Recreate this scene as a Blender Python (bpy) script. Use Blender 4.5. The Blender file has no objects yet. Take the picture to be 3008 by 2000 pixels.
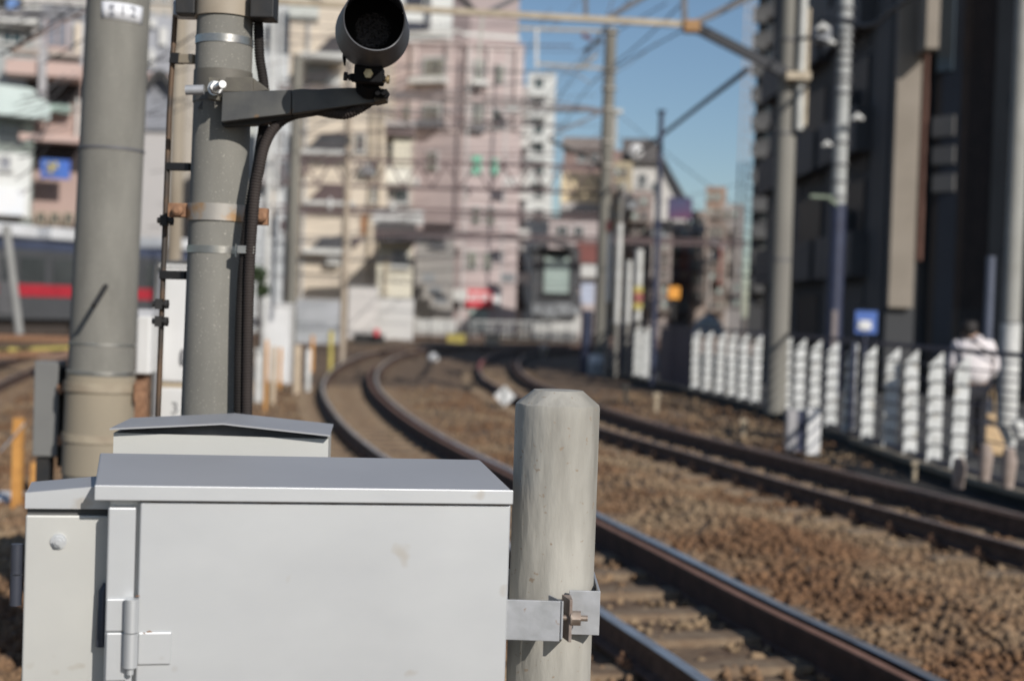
import bpy, math, random
import numpy as np
from mathutils import Vector, Matrix
random.seed(7); rng = np.random.default_rng(7)
S = bpy.context.scene; C = S.collection
# ------------------------------------------------------------------ camera
FPX = 4178.0; PITCH = math.atan(95/FPX); ROLL = math.radians(1.9); EYE = 1.6
cr, sr = math.cos(ROLL), math.sin(ROLL)
RT = Vector((1,0,0)); UP = Vector((0,math.sin(PITCH),math.cos(PITCH))); FW = Vector((0,math.cos(PITCH),-math.sin(PITCH)))
cam_d = bpy.data.cameras.new('camera'); cam = bpy.data.objects.new('camera', cam_d); C.objects.link(cam); S.camera = cam
xc = RT*cr + UP*sr; yc = RT*(-sr) + UP*cr
m = Matrix((xc, yc, -FW)).transposed().to_4x4(); m.translation = Vector((0,0,EYE)); cam.matrix_world = m
cam_d.sensor_width = 36; cam_d.lens = FPX*36/3008; cam_d.clip_end = 3000; cam_d.clip_start = .05
cam_d.dof.use_dof = True; cam_d.dof.focus_distance = 2.95; cam_d.dof.aperture_fstop = 2.6
# ------------------------------------------------------------------ light
SUN_EL, SUN_AZ = math.radians(29), math.radians(34)      # behind the camera, to its right
sdir = Vector((math.sin(SUN_AZ)*math.cos(SUN_EL), -math.cos(SUN_AZ)*math.cos(SUN_EL), math.sin(SUN_EL)))
w = bpy.data.worlds.new('World'); S.world = w; w.use_nodes = True
nt = w.node_tree; bg = nt.nodes['Background']; sky = nt.nodes.new('ShaderNodeTexSky'); sky.sky_type = 'NISHITA'
sky.sun_disc = False; sky.sun_elevation = SUN_EL; sky.sun_rotation = math.pi - SUN_AZ
sky.altitude = 50; sky.air_density = 1.0; sky.dust_density = .6; sky.ozone_density = 3.2
nt.links.new(sky.outputs[0], bg.inputs[0]); bg.inputs[1].default_value = .088
sl = bpy.data.lights.new('sun', 'SUN'); sl.energy = 4.5; sl.angle = math.radians(.5); sl.color = (1,.95,.88)
so = bpy.data.objects.new('sun', sl); C.objects.link(so); so.rotation_euler = sdir.to_track_quat('Z','Y').to_euler()
S.view_settings.view_transform = 'Standard'; S.view_settings.look = 'None'; S.view_settings.gamma = 1
S.view_settings.exposure = -.10
S.render.engine = 'CYCLES'
# ------------------------------------------------------------------ helpers
def ray(x, y):
    X = x*1.2755-1504; Y = y*1.2755-1000
    X, Y = cr*X+sr*Y, -sr*X+cr*Y
    return RT*X - UP*Y + FW*FPX
def D(x, y, Z):                    # a point of the place, from its bearing and its distance in metres
    d = ray(x, y); return Vector((0,0,EYE)) + d*(Z/d.y)
def hit(x, y, P0, N):
    d = ray(x, y); o = Vector((0,0,EYE)); return o + d*((P0-o).dot(N)/d.dot(N))
def R4(x0, y0, x1, y1, Z):         # centre x, centre z, half width, half height
    c = D((x0+x1)/2, (y0+y1)/2, Z); k = Z/FPX*1.2755
    return c.x, c.z, (x1-x0)/2*k, (y1-y0)/2*k
MATS = {}
def mat(name, c1, c2=None, scale=3., rough=.7, metal=0., bump=0., detail=6, stretch=(1,1,1), lo=.35, hi=.65, spots=None, island=0, spec=.5, emit=0):
    if name in MATS: return MATS[name]
    M = bpy.data.materials.new(name); M.use_nodes = True; n = M.node_tree.nodes; L = M.node_tree.links
    b = n['Principled BSDF']; b.inputs['Roughness'].default_value = rough; b.inputs['Metallic'].default_value = metal
    b.inputs['Specular IOR Level'].default_value = spec
    tc = n.new('ShaderNodeTexCoord'); mp = n.new('ShaderNodeMapping'); mp.inputs['Scale'].default_value = stretch
    L.new(tc.outputs['Object'], mp.inputs[0])
    nz = n.new('ShaderNodeTexNoise'); nz.inputs['Scale'].default_value = scale; nz.inputs['Detail'].default_value = detail
    L.new(mp.outputs[0], nz.inputs['Vector'])
    r = n.new('ShaderNodeValToRGB'); r.color_ramp.elements[0].position = lo; r.color_ramp.elements[1].position = hi
    c2 = c2 or tuple(v*.8 for v in c1)
    r.color_ramp.elements[0].color = (*c2,1); r.color_ramp.elements[1].color = (*c1,1)
    L.new(nz.outputs['Fac'], r.inputs[0]); out = r.outputs[0]
    if spots:                      # (scale, threshold, colour)
        s = n.new('ShaderNodeTexNoise'); s.inputs['Scale'].default_value = spots[0]; s.inputs['Detail'].default_value = 2
        L.new(tc.outputs['Object'], s.inputs['Vector'])
        q = n.new('ShaderNodeValToRGB'); q.color_ramp.elements[0].position = spots[1]; q.color_ramp.elements[1].position = spots[1]+.06
        L.new(s.outputs['Fac'], q.inputs[0]); mx = n.new('ShaderNodeMix'); mx.data_type = 'RGBA'
        L.new(q.outputs[0], mx.inputs[0]); L.new(out, mx.inputs[6]); mx.inputs[7].default_value = (*spots[2],1); out = mx.outputs[2]
    if island:
        g = n.new('ShaderNodeNewGeometry'); hv = n.new('ShaderNodeHueSaturation'); mr = n.new('ShaderNodeMapRange')
        mr.inputs[3].default_value = 1-island; mr.inputs[4].default_value = 1+island
        L.new(g.outputs['Random Per Island'], mr.inputs[0]); L.new(mr.outputs[0], hv.inputs['Value']); L.new(out, hv.inputs['Color']); out = hv.outputs[0]
    L.new(out, b.inputs['Base Color'])
    if emit: L.new(out, b.inputs['Emission Color']); b.inputs['Emission Strength'].default_value = emit
    if bump:
        bp = n.new('ShaderNodeBump'); bp.inputs['Strength'].default_value = min(1, bump); bp.inputs['Distance'].default_value = .01*max(1,bump)
        L.new(nz.outputs['Fac'], bp.inputs['Height']); L.new(bp.outputs[0], b.inputs['Normal'])
    MATS[name] = M; return M
ORG = {}
def tag(o, label=None, cat=None, group=None, kind=None):
    if label: o['label'] = label
    if cat: o['category'] = cat
    if group: o['group'] = group
    if kind: o['kind'] = kind
    return o
def thing(name, label, cat, loc, group=None):
    o = bpy.data.objects.new(name, None); C.objects.link(o); o.location = loc; o.empty_display_size = .1
    ORG[o.name] = Vector(loc); return tag(o, label, cat, group)
class MB:
    def __init__(s): s.v = []; s.f = []; s.sm = []
    def add(s, vs, fs, smooth=False):
        k = len(s.v); s.v += [Vector(v) for v in vs]; s.f += [tuple(i+k for i in f) for f in fs]; s.sm += [smooth]*len(fs); return s
    def hexa(s, p):                # 8 points: bottom ring 0-3, top ring 4-7
        return s.add(p, [(3,2,1,0),(4,5,6,7),(0,1,5,4),(1,2,6,5),(2,3,7,6),(3,0,4,7)])
    def box(s, x0, x1, y0, y1, z0, z1, M=None):
        p = [Vector(q) for q in ((x0,y0,z0),(x1,y0,z0),(x1,y1,z0),(x0,y1,z0),(x0,y0,z1),(x1,y0,z1),(x1,y1,z1),(x0,y1,z1))]
        if M: p = [M @ q for q in p]
        return s.hexa(p)
    def bar(s, a, b, wd, hd=None, up=Vector((0,0,1))):
        a, b = Vector(a), Vector(b); hd = hd or wd; t = (b-a).normalized()
        if abs(t.dot(up)) > .98: up = Vector((0,1,0))
        x = t.cross(up).normalized()*wd/2; y = x.cross(t).normalized()*hd/2
        return s.hexa([a-x-y,a+x-y,b+x-y,b-x-y,a-x+y,a+x+y,b+x+y,b-x+y])
    def tube(s, pts, r, n=12, caps=True, rads=None):
        pts = [Vector(p) for p in pts]; k = len(pts); vs = []; up = None
        for i, p in enumerate(pts):
            t = (pts[min(i+1,k-1)]-pts[max(i-1,0)]).normalized()
            if up is None: up = Vector((0,0,1)) if abs(t.z) < .9 else Vector((0,1,0))
            x = t.cross(up).normalized(); up = x.cross(t).normalized(); rr = rads[i] if rads else r
            vs += [p + (x*math.cos(2*math.pi*j/n)+up*math.sin(2*math.pi*j/n))*rr for j in range(n)]
        s.add(vs, [(i*n+j, i*n+(j+1)%n, (i+1)*n+(j+1)%n, (i+1)*n+j) for i in range(k-1) for j in range(n)], True)
        if caps: s.add(vs[:n], [tuple(range(n))]); s.add(vs[-n:], [tuple(range(n))[::-1]])
        return s
    def cyl(s, a, b, r0, r1=None, n=24): return s.tube([a,b], r0, n, True, [r0, r0 if r1 is None else r1])
    def hexnut(s, a, b, r): return s.tube([a,b], r, 6)
    def build(s, name, m, parent=None, bevel=0, **kw):
        me = bpy.data.meshes.new(name); o = Vector((0,0,0))
        root = parent
        if parent is not None: o = ORG[parent.name]
        else:
            lo = [min(v[i] for v in s.v) for i in range(3)]; hi = [max(v[i] for v in s.v) for i in range(3)]
            o = Vector(((lo[0]+hi[0])/2,(lo[1]+hi[1])/2,lo[2]))
        me.from_pydata([v-o for v in s.v], [], s.f); me.polygons.foreach_set('use_smooth', s.sm)
        me.validate(); me.update(); me.materials.append(m)
        ob = bpy.data.objects.new(name, me); C.objects.link(ob); ORG[ob.name] = o
        if parent is not None: ob.parent = parent
        else: ob.location = o
        if bevel:
            bv = ob.modifiers.new('bevel', 'BEVEL'); bv.width = bevel; bv.segments = 2; bv.limit_method = 'ANGLE'; bv.angle_limit = math.radians(50)
        return tag(ob, **kw) if kw else ob
def spline(pts, n=12):             # Catmull-Rom through points
    P = [Vector(p) for p in pts]; P = [2*P[0]-P[1]]+P+[2*P[-1]-P[-2]]; out = []
    for i in range(1, len(P)-2):
        for k in range(n):
            t = k/n; out.append(.5*((2*P[i])+(P[i+1]-P[i-1])*t+(2*P[i-1]-5*P[i]+4*P[i+1]-P[i+2])*t*t+(3*P[i]-P[i-1]-3*P[i+1]+P[i+2])*t**3))
    return out+[P[-2]]
def text_mesh(s, size, frame, extr=.0008, align='CENTER', thick=0):   # frame: 4x4, text in its XY plane
    cu = bpy.data.curves.new('t', 'FONT'); cu.body = s; cu.size = size; cu.extrude = extr; cu.align_x = align; cu.align_y = 'CENTER'; cu.resolution_u = 3; cu.offset = thick
    ob = bpy.data.objects.new('t', cu); C.objects.link(ob); dg = bpy.context.evaluated_depsgraph_get()
    me = bpy.data.meshes.new_from_object(ob.evaluated_get(dg)); mb = MB()
    mb.add([frame @ v.co for v in me.vertices], [tuple(p.vertices) for p in me.polygons])
    bpy.data.objects.remove(ob); bpy.data.curves.remove(cu); bpy.data.meshes.remove(me); return mb
def facing(c, yaw=0):              # text frame facing the camera side (-y)
    return Matrix.Translation(c) @ Matrix.Rotation(yaw,4,'Z') @ Matrix.Rotation(math.pi/2,4,'X')
# ------------------------------------------------------------------ materials
concP = mat('pole_concrete', (.215,.208,.185), (.165,.16,.142), 9, .9, bump=.15, spots=(240,.66,(.42,.40,.35)), stretch=(1,1,.3))
concQ = mat('far_pole_concrete', (.25,.24,.21), (.19,.18,.16), 2.5, .9, stretch=(1,1,.2))
concF = mat('far_pole_concrete_b', (.21,.20,.172), (.16,.152,.132), 2.5, .9, stretch=(1,1,.2))
concB = mat('post_concrete', (.40,.385,.345), (.24,.228,.20), 11, .92, bump=1.3, spots=(75,.67,(.26,.21,.16)), stretch=(1,1,.25), detail=14, lo=.36, hi=.6)
steel = mat('stainless_sheet', (.585,.60,.61), (.50,.515,.53), 3.2, .46, .5, bump=.06, stretch=(1,1,1.6), detail=14, lo=.28, hi=.72, spots=(14,.70,(.47,.455,.43)))
steelT = mat('shaded_stainless_roof', (.37,.375,.39), (.34,.345,.36), 4, .5, .12, bump=.02)  # same steel as the fronts, coloured darker for the weaker light on top
steelW = mat('warm_steel_door', (.56,.56,.53), (.50,.50,.48), 4, .5, .4, bump=.04, spots=(12,.7,(.40,.36,.30)))
galv = mat('galvanised_steel', (.46,.47,.49), (.38,.39,.40), 30, .5, .4, bump=.1, spots=(60,.72,(.30,.20,.13)))
band = mat('steel_band', (.45,.44,.42), (.36,.35,.32), 30, .35, .8, bump=.1)
rust = mat('rusty_steel', (.34,.19,.11), (.20,.105,.06), 40, .85, .1, bump=.4)
rustband = mat('rust_stained_band', (.36,.34,.31), (.40,.25,.13), 14, .6, .4, bump=.2, lo=.38, hi=.5)
dark = mat('black_painted_steel', (.022,.023,.025), (.03,.028,.026), 20, .6, spec=.4, bump=.2)
arm = mat('weathered_dark_steel', (.105,.105,.098), (.055,.058,.062), 10, .65, .1, bump=.25, spots=(18,.7,(.16,.11,.07)))
hoodm = mat('grey_signal_hood', (.085,.088,.097), (.068,.070,.078), 40, .5, spec=.4, bump=.1)
black = mat('matt_black', (.008,.008,.009), None, 10, .8, spec=.2)
rubber = mat('corrugated_conduit', (.022,.019,.018), (.016,.014,.013), 10, .7, spec=.2)
rubber2 = mat('brown_conduit', (.042,.034,.031), (.032,.026,.024), 10, .7, spec=.2)
brass = mat('brass_bolt', (.62,.50,.30), (.40,.30,.17), 60, .4, .7, bump=.2)
whitep = mat('white_paint', (.70,.70,.70), (.62,.62,.61), 3, .5)
whiteF = mat('white_plastic_slat', (.62,.62,.60), (.48,.48,.46), 5, .5)
glassd = mat('dark_window_glass', (.03,.035,.04), (.05,.055,.06), .6, .12, spec=.8)
glassg = mat('pale_green_glass', (.36,.43,.40), (.32,.39,.36), 1.2, .3)
railst = mat('rail_steel', (.115,.068,.05), (.06,.034,.025), 12, .75, .1, bump=.3)
railtop = mat('worn_rail_head', (.55,.56,.58), (.40,.36,.34), 3, .30, .75)
railtopR = mat('rusted_rail_head', (.34,.26,.22), (.25,.18,.145), 9, .5, .35)
sleep = mat('sleeper_concrete', (.235,.175,.115), (.15,.10,.063), 6, .95, bump=.4)
ball = mat('ballast_gravel', (.20,.142,.09), (.10,.058,.034), 9, .95, bump=2.2, detail=12, lo=.3, hi=.72)
stone = mat('ballast_stone', (.25,.178,.108), (.165,.088,.044), .7, .95, island=.26, lo=.40, hi=.60)
soil = mat('ground_soil', (.17,.13,.095), (.11,.085,.065), .4, 1)
asph = mat('street_asphalt', (.075,.073,.07), (.055,.055,.055), 2, .95)
navy = mat('navy_paint', (.035,.045,.085), (.025,.03,.06), 4, .5)
orange = mat('orange_post', (.60,.30,.08), (.46,.22,.06), 12, .6, spots=(16,.66,(.25,.12,.06)))
yellow = mat('yellow_paint', (.50,.42,.10), (.38,.31,.09), 6, .6)
redp = mat('red_paint', (.55,.03,.05), (.55,.03,.05), 3, .5)
pinkr = mat('faded_red_paint', (.38,.12,.11), (.25,.08,.07), 9, .6)
tansteel = mat('tan_painted_steel', (.46,.39,.29), (.34,.28,.20), 5, .6)
bluesteel = mat('grey_blue_steel', (.16,.16,.17), (.10,.10,.11), 4, .6)
cable = mat('cable_black', (.03,.03,.033), None, 3, .6)
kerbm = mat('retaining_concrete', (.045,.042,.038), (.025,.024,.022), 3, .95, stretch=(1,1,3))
plate = mat('white_number_plate', (.72,.73,.76), (.66,.67,.70), 30, .5, spots=(70,.68,(.42,.42,.44)))
ink = mat('grey_lettering', (.24,.25,.28), None, 20, .7)
def wallm(name, c, k=.86): return mat('wall_'+name, c, tuple(v*k for v in c), .35, .85, lo=.3, hi=.7)
# ------------------------------------------------------------------ terrain
def rise(y): t = min(1, max(0, (y-58)/30)); return .12*t*t*(3-2*t)
mb = MB(); mb.add([(-700,-60,-.34),(700,-60,-.34),(700,1500,-.34),(-700,1500,-.34)], [(0,1,2,3)])
mb.build('ground', soil, kind='structure')
FEN = spline([(8.6,7,0),(6.6,9.5,0),(5.1,12,0),(4.62,15,0),(4.5,19,0),(4.45,23,0),(3.9,28,0),(3.0,34,0),(2.6,40,0),(3.2,47,0),(5.2,54,0)], 10)
def fx(y):
    for a, b in zip(FEN, FEN[1:]):
        if a.y <= y <= b.y: return a.x+(b.x-a.x)*(y-a.y)/max(1e-6,b.y-a.y)
    return FEN[0].x if y < FEN[0].y else FEN[-1].x+(y-FEN[-1].y)*.6
# track centre lines
T1 = spline([(2.75,.5,0),(2.05,3.6,0),(1.42,6.3,0),(1.03,7.75,0),(.60,9.5,0),(.17,11.2,0),(-.50,14,0),(-.87,15.4,0),(-1.45,17.9,0),(-2.1,21.2,0),(-2.8,25.4,0),(-3.3,29.3,0),(-3.72,34,0),(-3.98,39,0),(-4.08,44.5,0),(-3.9,50,0),(-3.35,54.5,0),(-2.0,59,0),(.6,63.5,0),(5,68,0),(12,72,0),(22,75,0)], 8)
T2 = spline([(7.4,1.5,0),(6.1,5,0),(4.7,9,0),(3.42,13.3,0),(2.62,16.4,0),(1.75,19.8,0),(.98,24,0),(.25,29.3,0),(-.12,33,0),(-.33,39,0),(-.25,45.5,0),(.25,52,0),(1.8,58,0),(5,63,0),(11,67,0),(20,70,0),(30,72,0)], 10)
T3 = spline([(-40,78,0),(-25,80.5,0),(-12,82,0),(0,82.6,0),(12,82,0),(25,80,0)], 10)
T4 = spline([(-5.2,8,0),(-7.0,15,0),(-9.3,24,0),(-11.2,33,0),(-12.6,42,0),(-13.2,52,0),(-11.5,62,0),(-6,71,0),(4,76,0),(16,78.6,0)], 10)
T5 = spline([(-32,18.6,0),(-26.5,29.6,0),(-20.8,41.2,0),(-16.3,50.2,0),(-11.9,59,0),(-7.5,68,0),(-1,75.5,0)], 10)
def lift(path, dz=0): return [Vector((p.x,p.y,rise(p.y)+dz)) for p in path]
# ballast bed: one uneven sheet
nx, ny = 300, 330
ys = 2.5*(96/2.5)**(np.arange(ny)/(ny-1)); V = []
P1 = np.array([(p.x,p.y) for p in T1]); P2 = np.array([(p.x,p.y) for p in T2]); P4 = np.array([(p.x,p.y) for p in T4])
def gz(x, y):
    d = min(np.hypot(P1[:,0]-x, P1[:,1]-y).min(), np.hypot(P2[:,0]-x, P2[:,1]-y).min(), np.hypot(P4[:,0]-x, P4[:,1]-y).min())
    hump = .05*(1-math.exp(-((max(0,d-1.1))/.5)**2))
    return -.19 + hump*1.6 + rise(y)
for y in ys:
    xr = fx(y)-.02 if y < 54 else 45; xl = -1.2*y-8 if y < 40 else -56
    for i in range(nx):
        x = xl+(xr-xl)*(i/(nx-1))**.8
        V.append((x, y, gz(x,y)+float(rng.normal(0,.006 if y<30 else .02))))
mb = MB(); mb.add(V, [(j*nx+i, j*nx+i+1, (j+1)*nx+i+1, (j+1)*nx+i) for j in range(ny-1) for i in range(nx-1)], True)
mb.build('ballast_bed', ball, kind='structure')
# street on the right and its retaining wall
mb = MB(); mb.add([(p.x+.3,p.y,.0) for p in FEN]+[(70,FEN[i].y,.0) for i in range(len(FEN))], [(i,i+len(FEN),i+1+len(FEN),i+1) for i in range(len(FEN)-1)])
mb.build('street', asph, kind='structure')
mb = MB(); k = len(FEN)
vs = []
for p in FEN: vs += [(p.x,p.y,-.3),(p.x,p.y,.02),(p.x+.3,p.y,.02),(p.x+.3,p.y,-.3)]
mb.add(vs, [(4*i+a,4*i+4+a,4*i+4+(a+1)%4,4*i+(a+1)%4) for i in range(k-1) for a in range(3)]+[(0,1,2,3),(4*k-1,4*k-2,4*k-3,4*k-4)])
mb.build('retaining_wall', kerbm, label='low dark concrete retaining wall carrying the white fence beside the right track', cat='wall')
mb = MB(); k = len(FEN); mb.add([(p.x-.02,p.y,-.10+rise(p.y)) for p in FEN]+[(p.x-.62,p.y,-.13+rise(p.y)) for p in FEN],[(i,i+1,i+1+k,i+k) for i in range(k-1)]); mb.build('shade_strip', mat('strip_shade',(.035,.03,.026),(.018,.016,.015),5,.95,bump=1.5), kind='structure')  # dark sheet painting the shade along the foot of the wall
# loose stones
def stones(n, region, size, name, label, fz):
    phi = (1+5**.5)/2
    base = np.array([(-1,phi,0),(1,phi,0),(-1,-phi,0),(1,-phi,0),(0,-1,phi),(0,1,phi),(0,-1,-phi),(0,1,-phi),(phi,0,-1),(phi,0,1),(-phi,0,-1),(-phi,0,1)],float)/1.9
    fc = np.array([(0,11,5),(0,5,1),(0,1,7),(0,7,10),(0,10,11),(1,5,9),(5,11,4),(11,10,2),(10,7,6),(7,1,8),(3,9,4),(3,4,2),(3,2,6),(3,6,8),(3,8,9),(4,9,5),(2,4,11),(6,2,10),(8,6,7),(9,8,1)])
    pts = []
    while len(pts) < n:
        y = region[0]*(region[1]/region[0])**rng.random(); x = -.40*y + rng.random()*(.80*y)
        if x > fx(y)-.05: continue
        bad = False
        for P in (P1,P2):
            d = np.hypot(P[:,0]-x, P[:,1]-y).min()
            if abs(d-.534) < .11: bad = True
            if d < .95 and (P is P1 and rng.random() < .8 or rng.random() < .4): bad = True
        if bad: continue
        pts.append((x,y,gz(x,y)))
    pts = np.array(pts); N = len(pts); sc = size*rng.uniform(.5,1.25,(N,1,1))*rng.uniform(.6,1.2,(N,1,3))
    v = base[None]*rng.uniform(.6,1.35,(N,12,1))*sc; a = rng.uniform(0,6.28,N); c_, s_ = np.cos(a)[:,None], np.sin(a)[:,None]
    x, y = v[...,0]*c_-v[...,1]*s_, v[...,0]*s_+v[...,1]*c_
    v = np.stack([x,y,v[...,2]],-1)+pts[:,None,:]+np.stack([np.zeros(N),np.zeros(N),rng.uniform(-.2,.9,N)*size],-1)[:,None,:]
    F = (fc[None]+(np.arange(N)*12)[:,None,None]).reshape(-1,3)
    me = bpy.data.meshes.new(name); me.vertices.add(N*12); me.vertices.foreach_set('co', v.reshape(-1))
    me.loops.add(F.size); me.loops.foreach_set('vertex_index', F.reshape(-1).astype(np.int32)); me.polygons.add(len(F))
    me.polygons.foreach_set('loop_start', np.arange(0,F.size,3,dtype=np.int32)); me.polygons.foreach_set('loop_total', np.full(len(F),3,np.int32))
    me.update(); me.validate(); me.materials.append(stone)
    o = bpy.data.objects.new(name, me); C.objects.link(o); tag(o, label, 'gravel', None, 'stuff')
stones(44000, (4.6, 30), .031, 'ballast_stones', 'brown and tan crushed ballast stones lying between the rails', gz)
# ------------------------------------------------------------------ rails and sleepers
def off(path, d):
    out = []
    for i, p in enumerate(path):
        t = (path[min(i+1,len(path)-1)]-path[max(i-1,0)]).normalized(); out.append(p+Vector((t.y,-t.x,0))*d)
    return out
def sweep(mb, path, prof, dz=0):
    n = len(prof); vs = []
    for i, p in enumerate(path):
        t = (path[min(i+1,len(path)-1)]-path[max(i-1,0)]); t.z = 0; t.normalize(); nx_ = Vector((t.y,-t.x,0))
        vs += [p+nx_*a+Vector((0,0,b+dz)) for a, b in prof]
    mb.add(vs, [(i*n+j, (i+1)*n+j, (i+1)*n+(j+1)%n, i*n+(j+1)%n) for i in range(len(path)-1) for j in range(n)])
    mb.add(vs[:n], [tuple(range(n))]); mb.add(vs[-n:], [tuple(range(n))[::-1]])
PROF = [(-.062,-.15),(.062,-.15),(.062,-.138),(.012,-.12),(.009,-.045),(.033,-.032),(.033,-.003),(-.033,-.003),(-.033,-.032),(-.009,-.045),(-.012,-.12),(-.062,-.138)]
HEAD = [(-.031,-.004),(.031,-.004),(.028,.002),(-.028,.002)]
def rail(path, d, label, top, clips=0, paint=None):
    p = off(lift(path), d); o = p[len(p)//3]
    t = thing('rail', label, 'rail', (o.x,o.y,o.z-.15), 'running rails of the curving tracks')
    m1 = MB(); sweep(m1, p, PROF); m1.build('rail_body', railst, t)
    m2 = MB(); sweep(m2, p, HEAD); m2.build('rail_head', top, t)
    if paint:
        q = [v for v in p if paint[0] < v.y < paint[1]]
        m3 = MB(); sweep(m3, q, [(-.04,-.04),(.04,-.04),(.04,.006),(-.04,.006)]); m3.build('painted_section', pinkr, t, label='faded red painted stretch of rail')
    if clips:
        acc = 0; n = 0
        for a, b in zip(p, p[1:]):
            L_ = (b-a).length
            while acc < L_ and n < clips:
                q = a+(b-a)*(acc/L_); tt = (b-a).normalized(); nn = Vector((tt.y,-tt.x,0))
                if q.y > 4:
                    mc = MB()
                    for s in (-1,1):
                        e = q+nn*s*.075+Vector((0,0,-.125)); mc.bar(e-tt*.04, e+tt*.04, .05, .035); mc.cyl(e+Vector((0,0,0)), e+Vector((0,0,.045)), .016, n=6)
                    mc.bar(q-nn*.08+Vector((0,0,-.155)), q+nn*.08+Vector((0,0,-.155)), .14, .05); mc.build('rail_clip', rust, t); n += 1
                acc += .62
            acc -= L_
    return t
rail(T1, -.534, 'left rail of the nearest track, its worn head shining below the concrete post', railtop, 26)
rail(T1, .534, 'right rail of the nearest track, thick brown web and blue-grey worn head', railtop, 34)
rail(T2, -.534, 'left rail of the right-hand track, with a faded red painted stretch at its bend', railtopR, 34, (36,43))
rail(T2, .534, 'right rail of the right-hand track, closest to the white fence', railtopR, 30)
rail(T3, -.534, 'near rail of the track crossing at the foot of the far buildings', railtopR)
rail(T3, .534, 'far rail of the track crossing at the foot of the far buildings', railtopR)
rail(T4, -.534, 'left rail of the rusty siding in the left background', railtopR)
rail(T4, .534, 'right rail of the rusty siding in the left background', railtopR)
rail(T5, -.534, 'left rail of the track under the grey train', railtopR)
rail(T5, .534, 'right rail of the track under the grey train', railtopR)
g1 = [p for p in lift(T1) if 5 < p.y < 37]
mb = MB(); sweep(mb, off(g1, .534-.145), [(-.03,-.19),(.03,-.19),(.03,-.17),(.0,-.15),(-.002,-.03),(.03,-.024),(.03,.008),(-.03,.008),(-.03,-.024),(-.012,-.03),(-.014,-.15),(-.03,-.17)]); mb.build('guard_rail', mat('guard_shaded_rust',(.075,.042,.032),(.045,.026,.02),6,.85), label='rusty, shade-darkened guard rail running inside the right rail of the nearest track', cat='guard rail')  # rust coloured extra dark for the shade on the web and side
mb = MB(); sweep(mb, off(g1, .534-.145), [(-.027,.0085),(.027,.0085),(.025,.0115),(-.025,.0115)]); gt = mb.build('lit_top', mat('guard_lit_top',(.24,.13,.09),(.18,.095,.065),6,.7), bpy.data.objects['guard_rail'])  # lighter brown strip paints the sunlight on the guard rail's top
g2 = [p for p in lift(T2) if 5 < p.y < 50]
mb = MB(); sweep(mb, off(g2, .534-.145), [(-.03,-.19),(.03,-.19),(.03,-.17),(.0,-.15),(-.002,-.03),(.03,-.024),(.03,.008),(-.03,.008),(-.03,-.024),(-.012,-.03),(-.014,-.15),(-.03,-.17)]); mb.build('guard_rail', railst, label='dark rusty guard rail inside the right rail of the track by the fence', cat='guard rail')
def sleepers(path, ymin, ymax, label, group):
    src = None; acc = 0; P = lift(path)
    for a, b in zip(P, P[1:]):
        L_ = (b-a).length
        while acc < L_:
            q = a+(b-a)*(acc/L_); tt = (b-a).normalized()
            if ymin < q.y < ymax:
                if src is None:
                    m_ = MB(); m_.hexa([Vector(v) for v in ((-1,-.13,-.16),(1,-.13,-.16),(1,.13,-.16),(-1,.13,-.16),(-1,-.1,0),(1,-.1,0),(1,.1,0),(-1,.1,0))])
                    src = m_.build('sleeper', sleep, bevel=.015, label=label, cat='sleeper', group=group); o = src
                else: o = src.copy(); C.objects.link(o)
                o.location = (q.x,q.y,q.z-.152-.16); o.rotation_euler = (0,random.uniform(-.004,.004),math.atan2(-tt.x,tt.y)+random.uniform(-.01,.01))
            acc += .62
        acc -= L_
sleepers(T1, 3, 30, 'tan concrete sleeper under the nearest track, half sunk in ballast', 'sleepers of the nearest track')
sleepers(T2, 6, 40, 'brown dusty sleeper under the right-hand track beside the fence', 'sleepers of the right-hand track')
sleepers(T4, 14, 50, 'dusty sleeper under the rusty siding in the left background', 'sleepers of the left siding')
# ------------------------------------------------------------------ front cabinet
YAW = math.radians(14.5)
U_ = Vector((math.cos(YAW),math.sin(YAW),-.012)); V_ = Vector((-math.sin(YAW),math.cos(YAW),0)); Zv = Vector((0,0,1)); N_ = V_.copy()
class Fr:                          # a vertical face; a along it, d behind it, h up
    def __init__(s, P0, u=U_, v=V_): s.P = Vector(P0); s.u = u; s.v = v
    def at(s, a, d, h): return s.P + s.u*a + s.v*d + Zv*h
    def px(s, x, y, d=0):
        q = hit(x, y, s.P+s.v*d, s.v)-s.P-s.v*d; a = q.dot(Vector((s.u.x,s.u.y,0)).normalized()); return a, q.z-a*s.u.z
    def slab(s, mb, x0, y0, x1, y1, d0, d1):   # bearing rectangle on the face at depth d0, back to d1
        a0,h1 = s.px(x0,y0,d0); a1,_ = s.px(x1,(y0+y1)/2,d0); _,h0 = s.px(x0,y1,d0)
        return mb.hexa([s.at(a0,d0,h0),s.at(a1,d0,h0),s.at(a1,d1,h0),s.at(a0,d1,h0),s.at(a0,d0,h1),s.at(a1,d0,h1),s.at(a1,d1,h1),s.at(a0,d1,h1)])
A = D(218,1118,2.4); f1 = Fr(A); W1 = .732; GR = -.16
cab = thing('equipment_cabinet', 'largest stainless steel trackside cabinet in front, beside the concrete post', 'cabinet', (A.x+.35, A.y+.2, GR))
H0 = GR - A.z
mb = MB()
mb.hexa([f1.at(0,0,-.024),f1.at(W1,0,-.024),f1.at(W1,.27,.004),f1.at(0,.27,.004),f1.at(0,0,-.001),f1.at(W1,0,-.001),f1.at(W1,.27,.027),f1.at(0,.27,.027)])
mb.build('lid', steelT, cab, bevel=.003)
mb = MB(); a0 = .004
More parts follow.
